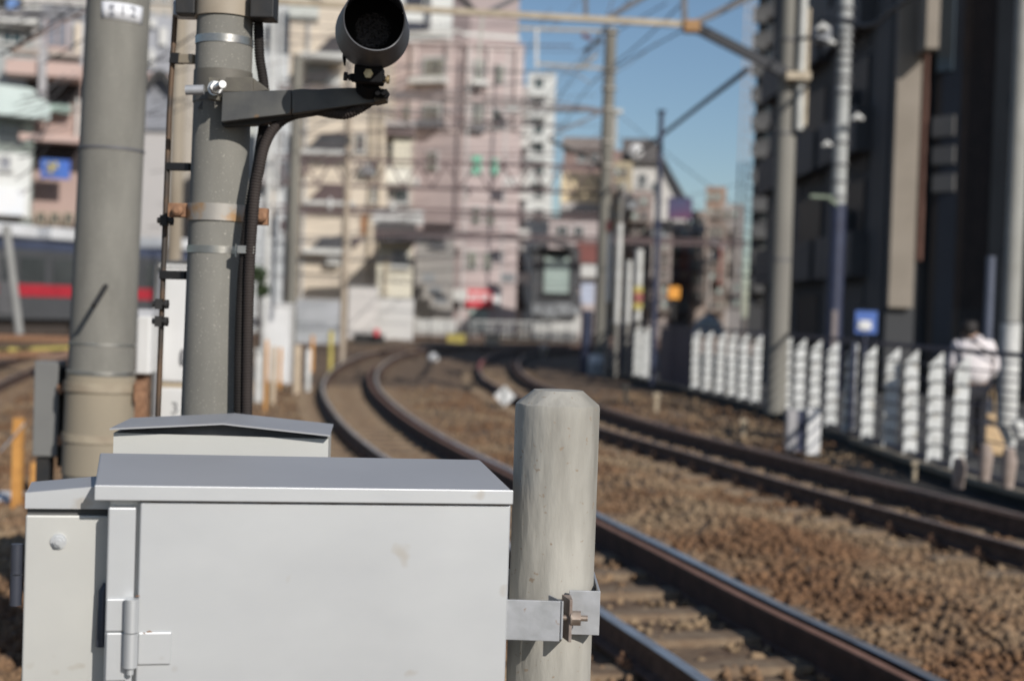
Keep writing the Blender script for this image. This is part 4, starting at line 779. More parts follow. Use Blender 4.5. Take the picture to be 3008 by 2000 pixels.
def acunit(t, x, y, Z, s=.8, m_=None):
    c = D(x,y,Z); q = MB(); q.box(c.x-s/2,c.x+s/2,Z-.45,Z-.05,c.z-s*.35,c.z+s*.35); q.cyl(Vector((c.x-s*.12,Z-.45,c.z)), Vector((c.x-s*.12,Z-.48,c.z)), s*.26, n=16); q.build('air_conditioner', m_ or whiteF, t)
# pink tower: two faces meeting at a corner, built in its own rotated frame
pink = wallm('pink', (.47,.39,.378)); pinkd = wallm('mauve', (.38,.315,.31)); pinkl = wallm('light_pink',(.56,.48,.46))
pt_ = thing('apartment_tower', 'tall pink apartment tower with a red shop sign at its foot', 'building', (D(1060,700,86).x,86,GZ))
K = D(1062,600,86); Zc = 86.0
aL, aR = math.radians(20), math.radians(14)
uL = Vector((-math.cos(aL),math.sin(aL),0)); uR = Vector((math.cos(aR),math.sin(aR),0))
def onface(x, y, left, proud=0):
    u = uL if left else uR; n_ = Vector((u.y,-u.x,0)); n_ = n_ if n_.y < 0 else -n_
    P0 = Vector((K.x,K.y,0))+n_*proud; return hit(x,y,P0,n_), n_
def fslab(t, name, x0, y0, x1, y1, left, dep, m_, par=None, sink=0):
    ym = (y0+y1)/2; xm = (x0+x1)/2; a, n_ = onface(x0,ym,left); b, _ = onface(x1,ym,left); tp, _ = onface(xm,y0,left); bt, _ = onface(xm,y1,left)
    q = MB(); P = [Vector((p.x,p.y,z)) for z in (bt.z,tp.z) for p in (a+n_*(.005+sink),b+n_*(.005+sink),b+n_*(dep+.005+sink),a+n_*(dep+.005+sink))]
    q.hexa([P[3],P[2],P[1],P[0],P[7],P[6],P[5],P[4]]); return q.build(name, m_, par or t)
LL, _ = onface(888,400,True); RR_, _ = onface(1198,400,False); tz = onface(1100,92,False)[0].z
q = MB(); P = [Vector((K.x,K.y,0)),Vector((RR_.x,RR_.y,0)),Vector((RR_.x-3,RR_.y+14,0)),Vector((LL.x+3,LL.y+14,0)),Vector((LL.x,LL.y,0))]
q.add([p+Zv*GZ for p in P]+[p+Zv*tz for p in P], [(4,3,2,1,0),(5,6,7,8,9)]+[(i,(i+1)%5,(i+1)%5+5,i+5) for i in range(5)]); q.build('wall', pink, pt_)
q = MB(); e1, _ = onface(1042,40,True,-2.5); e2, _ = onface(1195,40,False,-2.5); z2 = D(1120,-60,90).z
q.add([Vector((e1.x,e1.y,tz+.001)),Vector((K.x,K.y+2.4,tz+.001)),Vector((e2.x,e2.y,tz+.001)),Vector((e2.x-2,e2.y+9,tz+.001)),Vector((e1.x+1,e1.y+9,tz+.001))]+[Vector((e1.x,e1.y,z2)),Vector((K.x,K.y+2.4,z2)),Vector((e2.x,e2.y,z2)),Vector((e2.x-2,e2.y+9,z2)),Vector((e1.x+1,e1.y+9,z2))], [(4,3,2,1,0),(5,6,7,8,9)]+[(i,(i+1)%5,(i+1)%5+5,i+5) for i in range(5)]); q.build('upper_storey', pinkd, pt_)
for y in (110,292,455,540): fslab(pt_,'floor_band',1066,y-3,1197,y+3,False,.12,pinkl)
for y in (100,303): fslab(pt_,'floor_band',890,y-3,1058,y+3,True,.12,pinkl)
fslab(pt_,'parapet_rail',1064,80,1196,88,False,.1,whiteF); fslab(pt_,'parapet_rail',940,72,1060,80,True,.1,whiteF)
for x in (1078,1125,1190): fslab(pt_,'pilaster',x-6,110,x+6,300,False,.25,pinkl)
for x in (1035,955,890+8): fslab(pt_,'pilaster',x-5,100,x+5,300,True,.25,pinkl)
curt = mat('curtained_glass',(.24,.24,.20),(.10,.10,.09),2.5,.2,spec=.8,lo=.45,hi=.55,stretch=(1,1,.2)); grn = mat('green_blind',(.10,.42,.26),(.14,.48,.33),1,.5)
def fwin(x0,y0,x1,y1,left,gm=glassd):
    wd = fslab(pt_,'window',x0,y0,x1,y1,left,.14,wsill); k = .12*(x1-x0); fslab(pt_,'pane',x0+k,y0+k,x1-k,y1-k,left,.03,gm,wd,.14)
for w_ in ((1089,138,1114,188),(1139,150,1161,192),(1084,238,1112,300),(1129,250,1155,300),(1084,475,1107,517),(1117,477,1141,518),(1073,577,1099,622),(1112,580,1134,623)): fwin(*w_,False,curt)
fwin(1084,358,1110,405,False,grn); fwin(1128,365,1147,405,False,grn)
for w_ in ((974,131,1030,182),(973,240,1018,292),(931,243,946,275),(985,350,1010,395)): fwin(*w_,True,curt)
for x0,y0,x1,y1 in ((955,183,1035,196),(1080,190,1116,200)): fslab(pt_,'balcony',x0,y0,x1,y1,x0<1060,1.0,whiteF)
fslab(pt_,'balcony',965,280,1022,296,True,.9,bluesteel); fslab(pt_,'balcony',1076,290,1114,304,False,.5,bluesteel); 
sg = fslab(pt_,'shop_sign',1072,667,1132,707,False,.3,redp)
for i, (xa,xb,ya,yb) in enumerate(((1080,1086,677,693),(1088,1096,675,680),(1090,1094,680,694),(1098,1106,677,682),(1099,1105,687,692),(1108,1112,676,693),(1114,1123,677,682),(1116,1120,682,693))): fslab(pt_,'sign_stroke',xa,ya,xb,yb,False,.05,whitep,sg,.3)
fslab(pt_,'side_sign',1134,670,1154,706,False,.2,whitep); fslab(pt_,'shop_door',1080,712,1122,760,False,.1,glassg)
# white tower
t = building('apartment_tower', 'narrow white tower with square dark windows right of the pink tower', 'building', 1208,168,1272,118,10,wallm('white',(.66,.67,.65)))
for y0,y1 in ((178,206),(230,253),(280,310),(328,354),(380,404),(430,455),(480,503)): window(t,1230,y0,1253,y1,118,gm=mat('teal_glass',(.03,.06,.06),None,1,.2))
for y in (212,262,318,362,412): slab(t,'balcony',1222,y,1258,y+12,118,.8,wallm('white',(1,1,1)))
t = building('stair_block', 'grey stair block squeezed between the pink and the white towers', 'building', 1186,198,1212,100,6,wallm('pale_grey',(.44,.42,.41)))
for y in (222,355,488,598,680):
    q = MB(); a,b,c_,d_ = D(1190,y-30,99.9),D(1192,y+34,99.9),D(1213,y+34,99.9),D(1198,y-28,99.9)
    q.add([a,b,c_,d_]+[v-Vector((0,.3,0)) for v in (a,b,c_,d_)], [(0,1,2,3),(7,6,5,4),(0,4,5,1),(1,5,6,2),(2,6,7,3),(3,7,4,0)]); q.build('stair_opening', mat('stair_dark',(.03,.025,.03)), t)
for y in (262,300,330,420,450,540,640): acunit(t,1204,y,99.8,1.0)
# beige stair building
beige = wallm('beige',(.63,.55,.45)); Zs = 80
t = thing('apartment_block', 'beige apartment block with slanted stair openings behind the signal arm', 'building', (D(780,700,Zs).x,Zs,GZ))
pts = [(690,762),(888,762),(884,60),(780,20),(735,-60),(640,-60),(700,60),(660,190),(690,300),(690,500)]
q = MB(); a = [D(x,y,Zs) for x,y in [(668,762),(892,762),(880,-70),(700,-70),(655,60),(655,250),(690,330),(660,540)]]; n = len(a); b = [v+Vector((0,9,0)) for v in a]
q.add(a+b, [tuple(range(n)),tuple(range(2*n-1,n-1,-1))]+[(i,i+n,(i+1)%n+n,(i+1)%n) for i in range(n)]); q.build('wall', beige, t)
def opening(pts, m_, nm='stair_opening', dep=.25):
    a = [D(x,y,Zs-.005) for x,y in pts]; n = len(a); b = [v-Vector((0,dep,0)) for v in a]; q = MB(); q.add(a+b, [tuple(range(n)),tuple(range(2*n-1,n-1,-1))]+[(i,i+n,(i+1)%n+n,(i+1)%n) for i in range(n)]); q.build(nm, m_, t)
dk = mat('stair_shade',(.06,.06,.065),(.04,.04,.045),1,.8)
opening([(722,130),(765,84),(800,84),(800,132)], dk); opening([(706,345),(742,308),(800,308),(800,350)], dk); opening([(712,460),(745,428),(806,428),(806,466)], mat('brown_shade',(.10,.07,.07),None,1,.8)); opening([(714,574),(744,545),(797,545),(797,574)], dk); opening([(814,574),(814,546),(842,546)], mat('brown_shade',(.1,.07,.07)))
for x0,y0,x1,y1 in ((700,132,800,142),(700,350,812,360),(706,466,820,474),(706,574,806,586)): slab(t,'landing_parapet',x0,y0,x1,y1,Zs,.9,whiteF,.01)
slab(t,'orange_panel',832,495,844,540,Zs,.12,mat('orange_panel',(.40,.20,.09),None,2,.7)); window(t,818,310,842,350,Zs,gm=mat('brown_glass',(.05,.04,.03))); window(t,848,432,866,464,Zs)
slab(t,'roof_awning',706,140,812,152,Zs,1.6,whiteF,.9)
# cream annexes left of the pink tower
cream = wallm('cream',(.66,.62,.51))
t = building('house', 'small cream house with one grey window left of the narrow grey building', 'house', 868,560,950,74,7,cream)
window(t,903,575,940,614,74,gm=mat('grey_blind',(.16,.17,.17),None,2,.4)); slab(t,'tan_downpipe',884,590,890,700,74,.15,tansteel)
slab(t,'black_roof',866,516,958,560,74,1.6,mat('black_roofing',(.07,.065,.065),(.05,.045,.045),3,.7)); 
for x in (882,905,928,950): acunit(t,x,500,74,1.1)
t = building('apartment_block', 'cream balconied flats with a brown canopy against the pink tower', 'building', 868,300,950,82,6,wallm('tan_grey',(.42,.36,.32)))
slab(t,'canopy',880,290,955,318,82,1.4,mat('brown_canopy',(.17,.13,.125),None,2,.7)); slab(t,'canopy_top',880,288,955,298,82,1.6,mat('canopy_grey',(.42,.39,.38),None,2,.7),.02); slab(t,'balcony',905,322,946,385,82,.9,cream); slab(t,'balcony',868,390,950,428,82,1.2,wallm('cream_light',(.72,.70,.62)))
window(t,876,328,904,380,82,gm=curt); window(t,874,436,900,470,82); window(t,906,434,942,470,82)
t = building('house', 'narrow grey house with one small dark window, left of the red shop sign', 'house', 957,530,1046,78,7,wallm('grey',(.30,.285,.27)))
window(t,990,548,1026,568,78,fm=bluesteel); slab(t,'roof_edge',975,516,1040,531,78,1.2,mat('dark_roof_edge',(.05,.035,.035),None,2,.8))
for x,y in ((985,640),(1000,670),(1012,690)): acunit(t,x,y,77,.7,mat('grey_unit',(.25,.26,.27),None,3,.6))
slab(t,'boundary_wall',962,738,1046,762,78,.4,wallm('pale_block',(.5,.5,.48)),3)
# right of the towers
t = building('house', 'dark grey modern house with one tall pale window', 'house', 1226,572,1334,74,8,wallm('charcoal',(.075,.077,.082)))
window(t,1250,588,1316,678,74,fm=dark,gm=glassg,mull=0); q = MB(); c0, c1, c2_ = D(1222,586,73.9), D(1262,550,73.9), D(1322,574,73.9); q.bar(c0,c1,1.6,.25,Zv); q.bar(c1,c2_,1.6,.25,Zv); q.build('roof_edge', mat('charcoal_roof',(.09,.09,.095),None,2,.6), t)
slab(t,'garden_wall',1228,722,1334,762,74,.3,wallm('pale_block',(1,1,1)),2)
for x,y,s_ in ((1245,712,1.),(1272,716,1.3),(1300,712,1.2),(1326,716,.8)): acunit(t,x,y,71.5,s_*.7,mat('grey_unit',(.3,.3,.3)))
t = building('apartment_block', 'yellow cream block above the dark grey house', 'building', 1288,398,1382,104,8,wallm('yellow_cream',(.70,.58,.38)))
slab(t,'laundry_row',1292,470,1380,500,104,1.0,wallm('pale_grey',(1,1,1))); 
for i in range(6): window(t,1296+14*i,480,1307+14*i,498,102.8,sill=False,mull=0)
for i, x in enumerate((1300,1330,1362)): acunit(t,x,520,102,1.6)
t = building('apartment_block', 'low white-fronted flats with maroon band beside the central pole', 'building', 1262,508,1388,92,6,wallm('pale_pinkgrey',(.46,.40,.39)))
slab(t,'maroon_band',1330,560,1380,605,92,.3,mat('maroon',(.20,.07,.06),None,2,.7)); slab(t,'white_awning',1338,612,1384,640,92,1.2,whiteF); slab(t,'notice',1338,652,1368,700,92,.3,mat('blueish_notice',(.45,.50,.62),None,1,.6),1); window(t,1280,520,1310,545,92); window(t,1320,520,1345,545,92)
t = building('apartment_block', 'brown-roofed block behind the yellow cream one', 'building', 1293,345,1470,126,9,wallm('brown',(.27,.19,.17)))
slab(t,'roof_slab',1296,318,1400,346,126,.5,mat('grey_brown_roof',(.22,.19,.18),None,2,.8)); window(t,1330,352,1352,372,126); window(t,1360,355,1380,375,126)
t = thing('gabled_house', 'large grey-roofed house with a white gable wall below the open sky', 'house', (D(1500,700,112).x,112,GZ))
Zg = 112; a = [D(x,y,Zg) for x,y in ((1440,720),(1590,720),(1578,452),(1530,372),(1440,372))]; b = [v+Vector((0,9,0)) for v in a]; n = 5; q = MB(); q.add(a+b,[tuple(range(n)),tuple(range(2*n-1,n-1,-1))]+[(i,i+n,(i+1)%n+n,(i+1)%n) for i in range(n)]); q.build('wall', wallm('gable_white',(.62,.60,.57)), t)
a = [D(x,y,Zg-.6) for x,y in ((1432,374),(1535,374),(1582,456),(1574,452),(1510,320),(1436,318))]; b = [v+Vector((0,10,0)) for v in a]; n = 6; q = MB(); q.add(a+b,[tuple(range(n)),tuple(range(2*n-1,n-1,-1))]+[(i,i+n,(i+1)%n+n,(i+1)%n) for i in range(n)]); q.build('roof', mat('grey_tile_roof',(.13,.12,.12),(.10,.095,.095),1,.8), t)
q = MB(); c = D(1469,348,Zg-1.4); q.add([c+Vector((math.cos(2*math.pi*j/20),0,math.sin(2*math.pi*j/20)))*.55 for j in range(20)]+[c+Vector((0,-.3,0))], [(j,(j+1)%20,20) for j in range(20)]); q.build('satellite_dish', whitep, t)
window(t,1470,400,1490,430,Zg); window(t,1500,420,1520,450,Zg)
cols = [((1410,372,1452,96),(.42,.36,.25),'tan narrow building right behind the central pole'),((1450,440,1500,94),(.30,.24,.22),'brown narrow building left of the navy lamp post'),((1500,508,1546,90),(.34,.29,.27),'pinkish brown shop building under the purple billboard'),((1544,512,1592,98),(.40,.36,.34),'pale brown building under the purple billboard, right half'),((1590,486,1630,104),(.36,.29,.25),'brown shop building with an overhanging cornice in the far street'),((1622,430,1668,128),(.36,.25,.19),'small brown roof block against the sky at the end of the street'),((1628,510,1672,88),(.25,.20,.17),'dark brown shop building near the end of the street'),((1660,470,1712,110),(.34,.32,.31),'grey building next to the tall dark flats')]
for (x0,y0,x1,Z),c_,lab in cols:
    t = building('shop_building', lab, 'building', x0,y0,x1,Z,7,wallm('t%d' % x0,c_)); k = 0
    for yy in range(int(y0)+14, 700, 34):
        nwin = 2
        for j in range(nwin):
            xa = x0+5+(x1-x0-8)*j/nwin; window(t,xa,yy,xa+(x1-x0)/nwin*.6,yy+17,Z,fm=mat('dull_frame',(.25,.22,.2),None,2,.8),gm=random.choice([glassd,curt,glassg]),mull=0)
        if k % 2: slab(t,'balcony',x0+2,yy+19,x1-2,yy+25,Z,.8,random.choice([mat('dull_rail',(.22,.19,.17),None,2,.8),wallm('t%d' % x0,c_)]))
        k += 1
    for j in range(3): acunit(t,random.uniform(x0+6,x1-6),random.uniform(y0+30,690),Z-.3,random.uniform(.5,.9),mat('grey_unit',(.3,.3,.3)))
    for j in range(3): xx_ = random.uniform(x0+3,x1-3); slab(t,random.choice(['vertical_sign','downpipe']),xx_-2.5,random.uniform(y0+40,600),xx_+2.5,random.uniform(620,720),Z,.4,random.choice([mat('dull_rail',(.2,.2,.2)),mat('dull_sign',(.42,.38,.35),None,2,.7),mat('dull_red_sign',(.28,.10,.08),None,2,.7)]),.9)
t = thing('billboard', 'purple and navy rooftop billboard over the far street', 'billboard', D(1565,508,89)); slab(t,'board',1538,456,1592,505,89,.4,mat('purple_board',(.12,.03,.08),(.04,.05,.12),.12,.5,lo=.45,hi=.55)); 
for x in (1545,1585): q = MB(); q.bar(D(x,505,89), D(x,530,89), .2); q.build('support', dark, t)
t = thing('shop_sign', 'bright orange shop sign low in the far street', 'sign', D(1550,700,70)); slab(t,'panel',1538,660,1564,688,70,.3,mat('orange_sign',(.85,.38,.05),(.7,.3,.05),.8,.5)); q = MB(); q.bar(D(1551,688,69.9), D(1551,735,69.9), .15); q.build('stand', dark, t)
t = thing('market_tent', 'pale grey peaked tent behind the fence in the far street', 'tent', (D(1630,745,40).x,40,.085)); q = MB(); c = D(1632,722,40); q.add([c+Vector((-.45,-.4,-.62)),c+Vector((.45,-.4,-.62)),c+Vector((.45,.4,-.62)),c+Vector((-.45,.4,-.62)),c+Vector((-.3,-.3,-.2)),c+Vector((.3,-.3,-.2)),c+Vector((.3,.3,-.2)),c+Vector((-.3,.3,-.2)),c],[(0,1,5,4),(1,2,6,5),(2,3,7,6),(3,0,4,7),(4,5,8),(5,6,8),(6,7,8),(7,4,8)]); q.build('canopy', mat('tent_cloth',(.42,.44,.43),None,2,.8), t)
bt = [o for o in C.objects if o.get('label','').startswith('beige apartment block')][0]
for x,y in ((735,172),(770,190),(700,222),(860,150),(850,392),(770,600)): acunit(bt,x,y,Zs-.1,random.uniform(.6,1.2),random.choice([whiteF,mat('grey_unit',(.3,.3,.3))]))
for x in (706,803,858,878): q = MB(); q.bar(D(x+6,40,Zs-.15), D(x-14,740,Zs-.15), .14); q.build('downpipe', random.choice([wsill,tansteel,bluesteel]), bt)
for x,y in ((905,150),(910,330),(1048,350),(1046,210),(950,460),(1052,560),(1180,250),(1178,420),(1176,560),(1170,640),(1060,680)): acunit(pt_,x,y,85.6 if x>1050 else 88.3,random.uniform(.6,1.0),random.choice([whiteF,mat('grey_unit',(.3,.3,.3)),pinkl]))
for x in (1075,1164): q = MB(); q.bar(D(x+8,110,85.2), D(x-14,740,85.2), .10); q.build('downpipe', random.choice([wsill,pinkd]), pt_)
for i,(x0,y0,x1,y1,Z,lab) in enumerate(((590,96,1385,120,52,'faint level wire crossing the pink tower just under its parapet'),(590,268,1388,290,55,'faint level wire through the middle windows of the pink tower'),(590,330,1388,346,50,'dark level wire touching the brown canopy'),(620,640,1388,652,62,'low level wire just over the white boundary walls'),(590,160,900,60,30,'wire climbing to the right behind the signal lamp'),(590,240,760,170,28,'short wire climbing right beside the lamp hood'),(900,600,1720,420,60,'long wire climbing right past the dark grey house'),(1230,420,1388,300,44,'wire climbing to the central pole over the yellow cream block'),(1408,250,1730,500,50,'wire falling right from the central pole across the gabled house'),(1408,300,1700,560,55,'lower wire falling right from the central pole'),(1405,540,1790,560,40,'level wire over the far street between the central and the large pole'),(1405,600,1790,640,38,'lowest level wire over the far street'))): wire([(x0,y0,Z),((x0+x1)/2,(y0+y1)/2+5,Z),(x1,y1,Z)], .014 if Z > 35 else .008, lab, random.choice([cable,mauve,bluesteel]))
# far fence strip and white wall at the foot of the buildings
for x0,y0,x1,y1,Z,m_,lab,cat in ((802,662,870,762,66,wallm('wall_white',(.66,.63,.60)),'white boundary wall panel below the beige stair block','wall'),(870,688,952,762,67,wallm('wall_white2',(.62,.61,.59)),'white boundary wall under the small cream house','wall'),(680,692,792,762,58,mat('grey_sheet',(.44,.45,.48),(.32,.34,.35),.5,.6),'blue-grey sheeted enclosure left of the thin tan pole','enclosure')):
    cx,cz,hw,hh = R4(x0,y0,x1,y1,Z); t = thing('boundary_wall', lab, cat, (cx,Z,0)); q = MB(); q.box(cx-hw,cx+hw,Z,Z+.2,gz(cx,Z)-.2,cz+hh); q.build('wall_panel', m_, t)
    q = MB(); q.box(cx-hw-.03,cx+hw+.03,Z-.04,Z+.24,cz+hh+.001,cz+hh+.07); q.build('coping', wsill, t)
t = thing('mesh_fence', 'pale grey mesh fence along the far tracks below the towers', 'fence', (D(1150,750,71).x,71,.3)); c0, c1 = D(950,736,70), D(1345,744,70)
q = MB(); q.bar(c0,c1,.06); q.build('top_rail', whiteF, t)
for i in range(41):
    p = c0.lerp(c1,i/40); q = MB(); q.bar(p, Vector((p.x,p.y,.1)), .05); q.build('fence_bar', whiteF if i%4 else bluesteel, t)
# ------------------------------------------------------------------ left background buildings
t = building('apartment_block', 'pinkish brown block with deep balconies left of the numbered pole', 'building', 68,160,400,70,9,wallm('dusky_pink',(.42,.305,.27)))
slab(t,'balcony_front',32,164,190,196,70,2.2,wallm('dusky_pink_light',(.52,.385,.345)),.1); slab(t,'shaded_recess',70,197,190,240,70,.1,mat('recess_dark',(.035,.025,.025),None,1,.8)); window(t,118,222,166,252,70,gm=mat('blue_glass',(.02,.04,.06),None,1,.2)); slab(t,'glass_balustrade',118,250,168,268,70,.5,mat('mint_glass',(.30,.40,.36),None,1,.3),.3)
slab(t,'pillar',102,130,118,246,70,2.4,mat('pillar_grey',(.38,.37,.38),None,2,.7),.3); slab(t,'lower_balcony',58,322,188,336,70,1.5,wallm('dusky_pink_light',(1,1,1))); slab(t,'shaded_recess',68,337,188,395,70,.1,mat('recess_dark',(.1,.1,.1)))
q_ = slab(t,'blue_banner',104,378,166,420,70,.1,mat('blue_banner',(.03,.10,.50),(.04,.13,.42),.6,.6),1.6); 
for xa,ya,xb,yb in ((116,386,128,392),(124,392,130,408),(132,384,140,398),(118,400,126,406)): slab(t,'banner_stroke',xa,ya,xb,yb,70,.05,yellow,1.75)
for i in range(5): window(t,22+30*i,490,46+30*i,520,69.5,fm=tansteel,sill=False)
slab(t,'white_pipe',178,232,184,330,70,.3,whiteF)
for x,y in ((345,360),(352,420),(338,480),(368,330)): acunit(t,x,y,69.8,1.0)
window(t,338,262,372,288,70); window(t,340,390,360,430,70)
t = building('apartment_block', 'grey glazed block at upper left above the pink balconies', 'building', 96,26,396,84,8,mat('grey_cladding',(.30,.31,.34),(.25,.26,.29),.3,.5)); window(t,112,50,162,118,84,fm=wallm('dusky_pink_light',(1,1,1)),gm=mat('grey_glass',(.20,.21,.25),None,1,.3)); slab(t,'beige_column',176,60,190,140,84,.5,beige); slab(t,'terrace_rail',40,128,190,140,84,1.0,wallm('tan_grey',(1,1,1))); 
for x0,x1,y0,y1 in ((342,356,40,60),(364,380,60,100),(340,352,112,150)): slab(t,'side_panel',x0,y0,x1,y1,84,.3,random.choice([whiteF,beige,cream]))
t = thing('gabled_house', 'grey gabled house glimpsed between the two thick poles', 'house', (D(360,700,60).x,60,GZ)); a = [D(x,y,60) for x,y in ((334,300),(392,300),(392,200),(362,168),(334,202))]; b = [v+Vector((0,5,0)) for v in a]; q = MB(); q.add(a+b,[tuple(range(5)),tuple(range(9,4,-1))]+[(i,i+5,(i+1)%5+5,(i+1)%5) for i in range(5)]); q.build('wall', mat('slate_wall',(.24,.25,.28),None,.5,.7), t)
q = MB(); q.bar(D(330,204,59.6), D(362,165,59.6), .3, .3); q.bar(D(362,165,59.6), D(396,204,59.6), .3,.3); q.build('roof_edge', dark, t)
q = MB(); e = D(363,300,60); q.box(e.x-.9,e.x+.9,60.2,64,GZ,e.z-.01); q.build('lower_wall', wallm('pale_grey',(1,1,1)), t)
t = building('glass_house', 'teal glazed building in the top left corner', 'building', -60,60,64,84,6,wallm('teal_grey',(.36,.38,.38))); slab(t,'white_roof_edge',-60,44,100,58,84,1.2,whiteF); window(t,4,70,50,100,84,gm=mat('dark_teal',(.02,.05,.06),None,1,.2)); slab(t,'blue_box',16,6,40,26,84,1,mat('sky_blue',(.12,.25,.55),None,1,.6))
t = thing('striped_canopy_shop', 'shop with a mint green hipped awning at the left edge', 'shop', (D(40,700,68).x,68,GZ)); q = MB(); a = [D(x,y,66.4) for x,y in ((-40,262),(84,272),(86,238),(45,202),(-40,194))]; b = [v+Vector((0,1.4,0)) for v in a]; q.add(a+b,[tuple(range(5)),tuple(range(9,4,-1))]+[(i,i+5,(i+1)%5+5,(i+1)%5) for i in range(5)]); q.build('awning', mat('mint_awning',(.52,.60,.58),(.46,.54,.52),.8,.6), t)
q = MB(); e0, e1 = D(-40,500,68), D(72,500,68); q.box(e0.x,e1.x,68,73,GZ,D(20,272,68).z); q.build('wall', wallm('green_grey',(.22,.25,.23)), t); slab(t,'pale_column',52,275,76,335,68,.3,mat('mint_grey',(.38,.45,.40),None,1,.6)); slab(t,'dark_window',0,290,44,330,68,.1,glassd)
t = thing('white_building', 'small white building with a blank signboard at the left edge', 'building', (D(20,700,64).x,64,D(20,500,64).z)); q = MB(); e0, e1 = D(-60,500,64), D(66,500,64); q.box(e0.x,e1.x,64,66.5,D(20,500,64).z,D(10,352,64).z); q.build('wall', wallm('white',(1,1,1)), t); slab(t,'signboard',-20,436,54,496,64,.3,mat('pale_blue_sign',(.66,.70,.75),(.74,.74,.74),.7,.5)); window(t,0,360,26,392,64,gm=mat('grey_glass',(.2,.2,.2)))
t = building('apartment_block', 'pale grey building behind the conduits at the top of the picture', 'building', 592,-60,660,72,6,wallm('bluegrey_white',(.52,.54,.55)))
window(t,604,215,632,242,72); window(t,608,60,628,100,72); slab(t,'dark_opening',612,505,634,545,72,.1,mat('stair_dark',(.1,.1,.1))); slab(t,'tan_panel',610,420,640,500,72,.2,beige); slab(t,'dark_opening',640,300,652,345,72,.1,bluesteel); acunit(t,610,410,71.6,1.1); acunit(t,630,395,71.6,1.3,bluesteel)
slab(t,'grey_panel',664,0,730,60,72,1.4,wallm('pale_greenish',(.50,.52,.49)),1)
for o_ in C.objects:
    if o_.parent is None and o_.name.split('.')[0] in ('striped_canopy_shop','white_building','gabled_house') : o_.rotation_euler.z = -math.atan2(o_.location.x, o_.location.y)
t = building('apartment_tower', 'white stepped tower with dark openings rising behind the pink tower', 'building', 872,-90,1040,112,10,wallm('white',(1,1,1))); slab(t,'dark_opening',935,52,985,76,112,.2,mat('navy_shade',(.02,.025,.045),None,1,.6)); slab(t,'dark_opening',935,-20,975,12,112,.2,MATS['navy_shade']); slab(t,'roof_rail',935,78,1036,86,112,.3,whiteF); slab(t,'grey_column',985,-60,993,76,112,.5,bluesteel)
t = building('apartment_block', 'tall sandy block filling the sky behind the ladder rail', 'building', 330,-90,470,98,8,wallm('sandy',(.44,.40,.35)))
for x in (345,372,398): 
    for y in (-20,30,80): window(t,x,y,x+16,y+26,98,gm=curt)
t = building('apartment_block', 'grey-white block with rooftop clutter behind the left pole', 'building', -60,-90,330,104,8,wallm('pale_grey',(.44,.42,.41)))
for x in range(-30,190,34):
    for y in (-30,8,45): window(t,x,y,x+22,y+20,104,gm=curt)
slab(t,'awning',60,30,190,44,104,1.5,whiteF); slab(t,'awning',-40,-2,60,8,104,1.5,whiteF)
t = building('apartment_block', 'pale greenish block above the beige stair building', 'building', 560,-90,760,100,8,wallm('pale_greenish',(.50,.52,.49))); slab(t,'wall_panel',650,90,700,400,100,.3,wallm('bluegrey_white',(1,1,1)))
for y in (150,260,380,500,600): window(t,596,y,622,y+30,100,gm=curt)
t = building('house', 'low brownish house row behind the far left tracks', 'house', 560,640,690,84,5,wallm('t1450',(.3,.24,.22)))
# ------------------------------------------------------------------ train
tr = thing('commuter_train', 'dark grey commuter train with a red stripe standing behind the left pole', 'train', (-16.4,50.1,0))
o0, dv = Vector((-20.8,41.2,0)), Vector((8.9,17.8,0)).normalized(); nv = Vector((dv.y,-dv.x,0))
def TP(s, n_, z): return o0+dv*s+nv*n_+Vector((0,0,z))
def tbox(mb, s0, s1, n0, n1, z0, z1): return mb.hexa([TP(s0,n1,z0),TP(s1,n1,z0),TP(s1,n0,z0),TP(s0,n0,z0),TP(s0,n1,z1),TP(s1,n1,z1),TP(s1,n0,z1),TP(s0,n0,z1)])
q = MB(); tbox(q,-2,19.6,-1.4,1.4,.70,3.02); q.build('body', mat('train_grey',(.075,.077,.082),(.06,.062,.066),.4,.45), tr)
q = MB(); prof = [(-1.4,3.02),(-1.3,3.22),(-.8,3.36),(0,3.42),(.8,3.36),(1.3,3.22),(1.4,3.02)]
q.add([TP(s,a,b) for s in (-2,19.6) for a,b in prof], [(i,i+1,i+8,i+7) for i in range(6)]+[(0,1,2,3,4,5,6),(13,12,11,10,9,8,7)], True); q.build('roof', mat('train_roof',(.05,.06,.095),None,1,.5), tr)
q = MB(); tbox(q,-2,19.6,1.402,1.42,1.46,1.86); q.build('red_stripe', mat('train_red',(.42,.025,.04),None,2,.5), tr)
for s in (1,5.6,10.2,14.8): 
    q = MB(); tbox(q,s,s+.62,1.425,1.44,.85,2.85); tbox(q,s+.66,s+1.28,1.425,1.44,.85,2.85); dd_ = q.build('door', mat('door_grey',(.12,.12,.125),None,1,.4), tr); q = MB(); tbox(q,s+.12,s+.5,1.442,1.45,1.95,2.72); tbox(q,s+.78,s+1.16,1.442,1.45,1.95,2.72); q.build('door_window', glassd, dd_)
for s in (2.6,4.1,7.2,8.7,11.8,13.3,16.6,18.0): q = MB(); tbox(q,s,s+1.1,1.423,1.435,1.95,2.75); q.build('window', glassd, tr)
for s in (-1,5,9,15): q = MB(); tbox(q,s,s+3.4,-1.0,1.0,3.43,3.85); q.build('roof_unit', mat('white_roof_unit',(.66,.67,.68),None,1,.5), tr, bevel=.06)
for s in (1.8,15.6):
    for e in (0,2.1):
        q = MB(); c = TP(s+e,.62,.40); q.cyl(c-nv*.06, c+nv*.06, .40, n=24); q.build('wheel', black, tr)
    q = MB(); tbox(q,s-.6,s+2.7,.75,.9,.3,.66); q.build('bogie', black, tr)
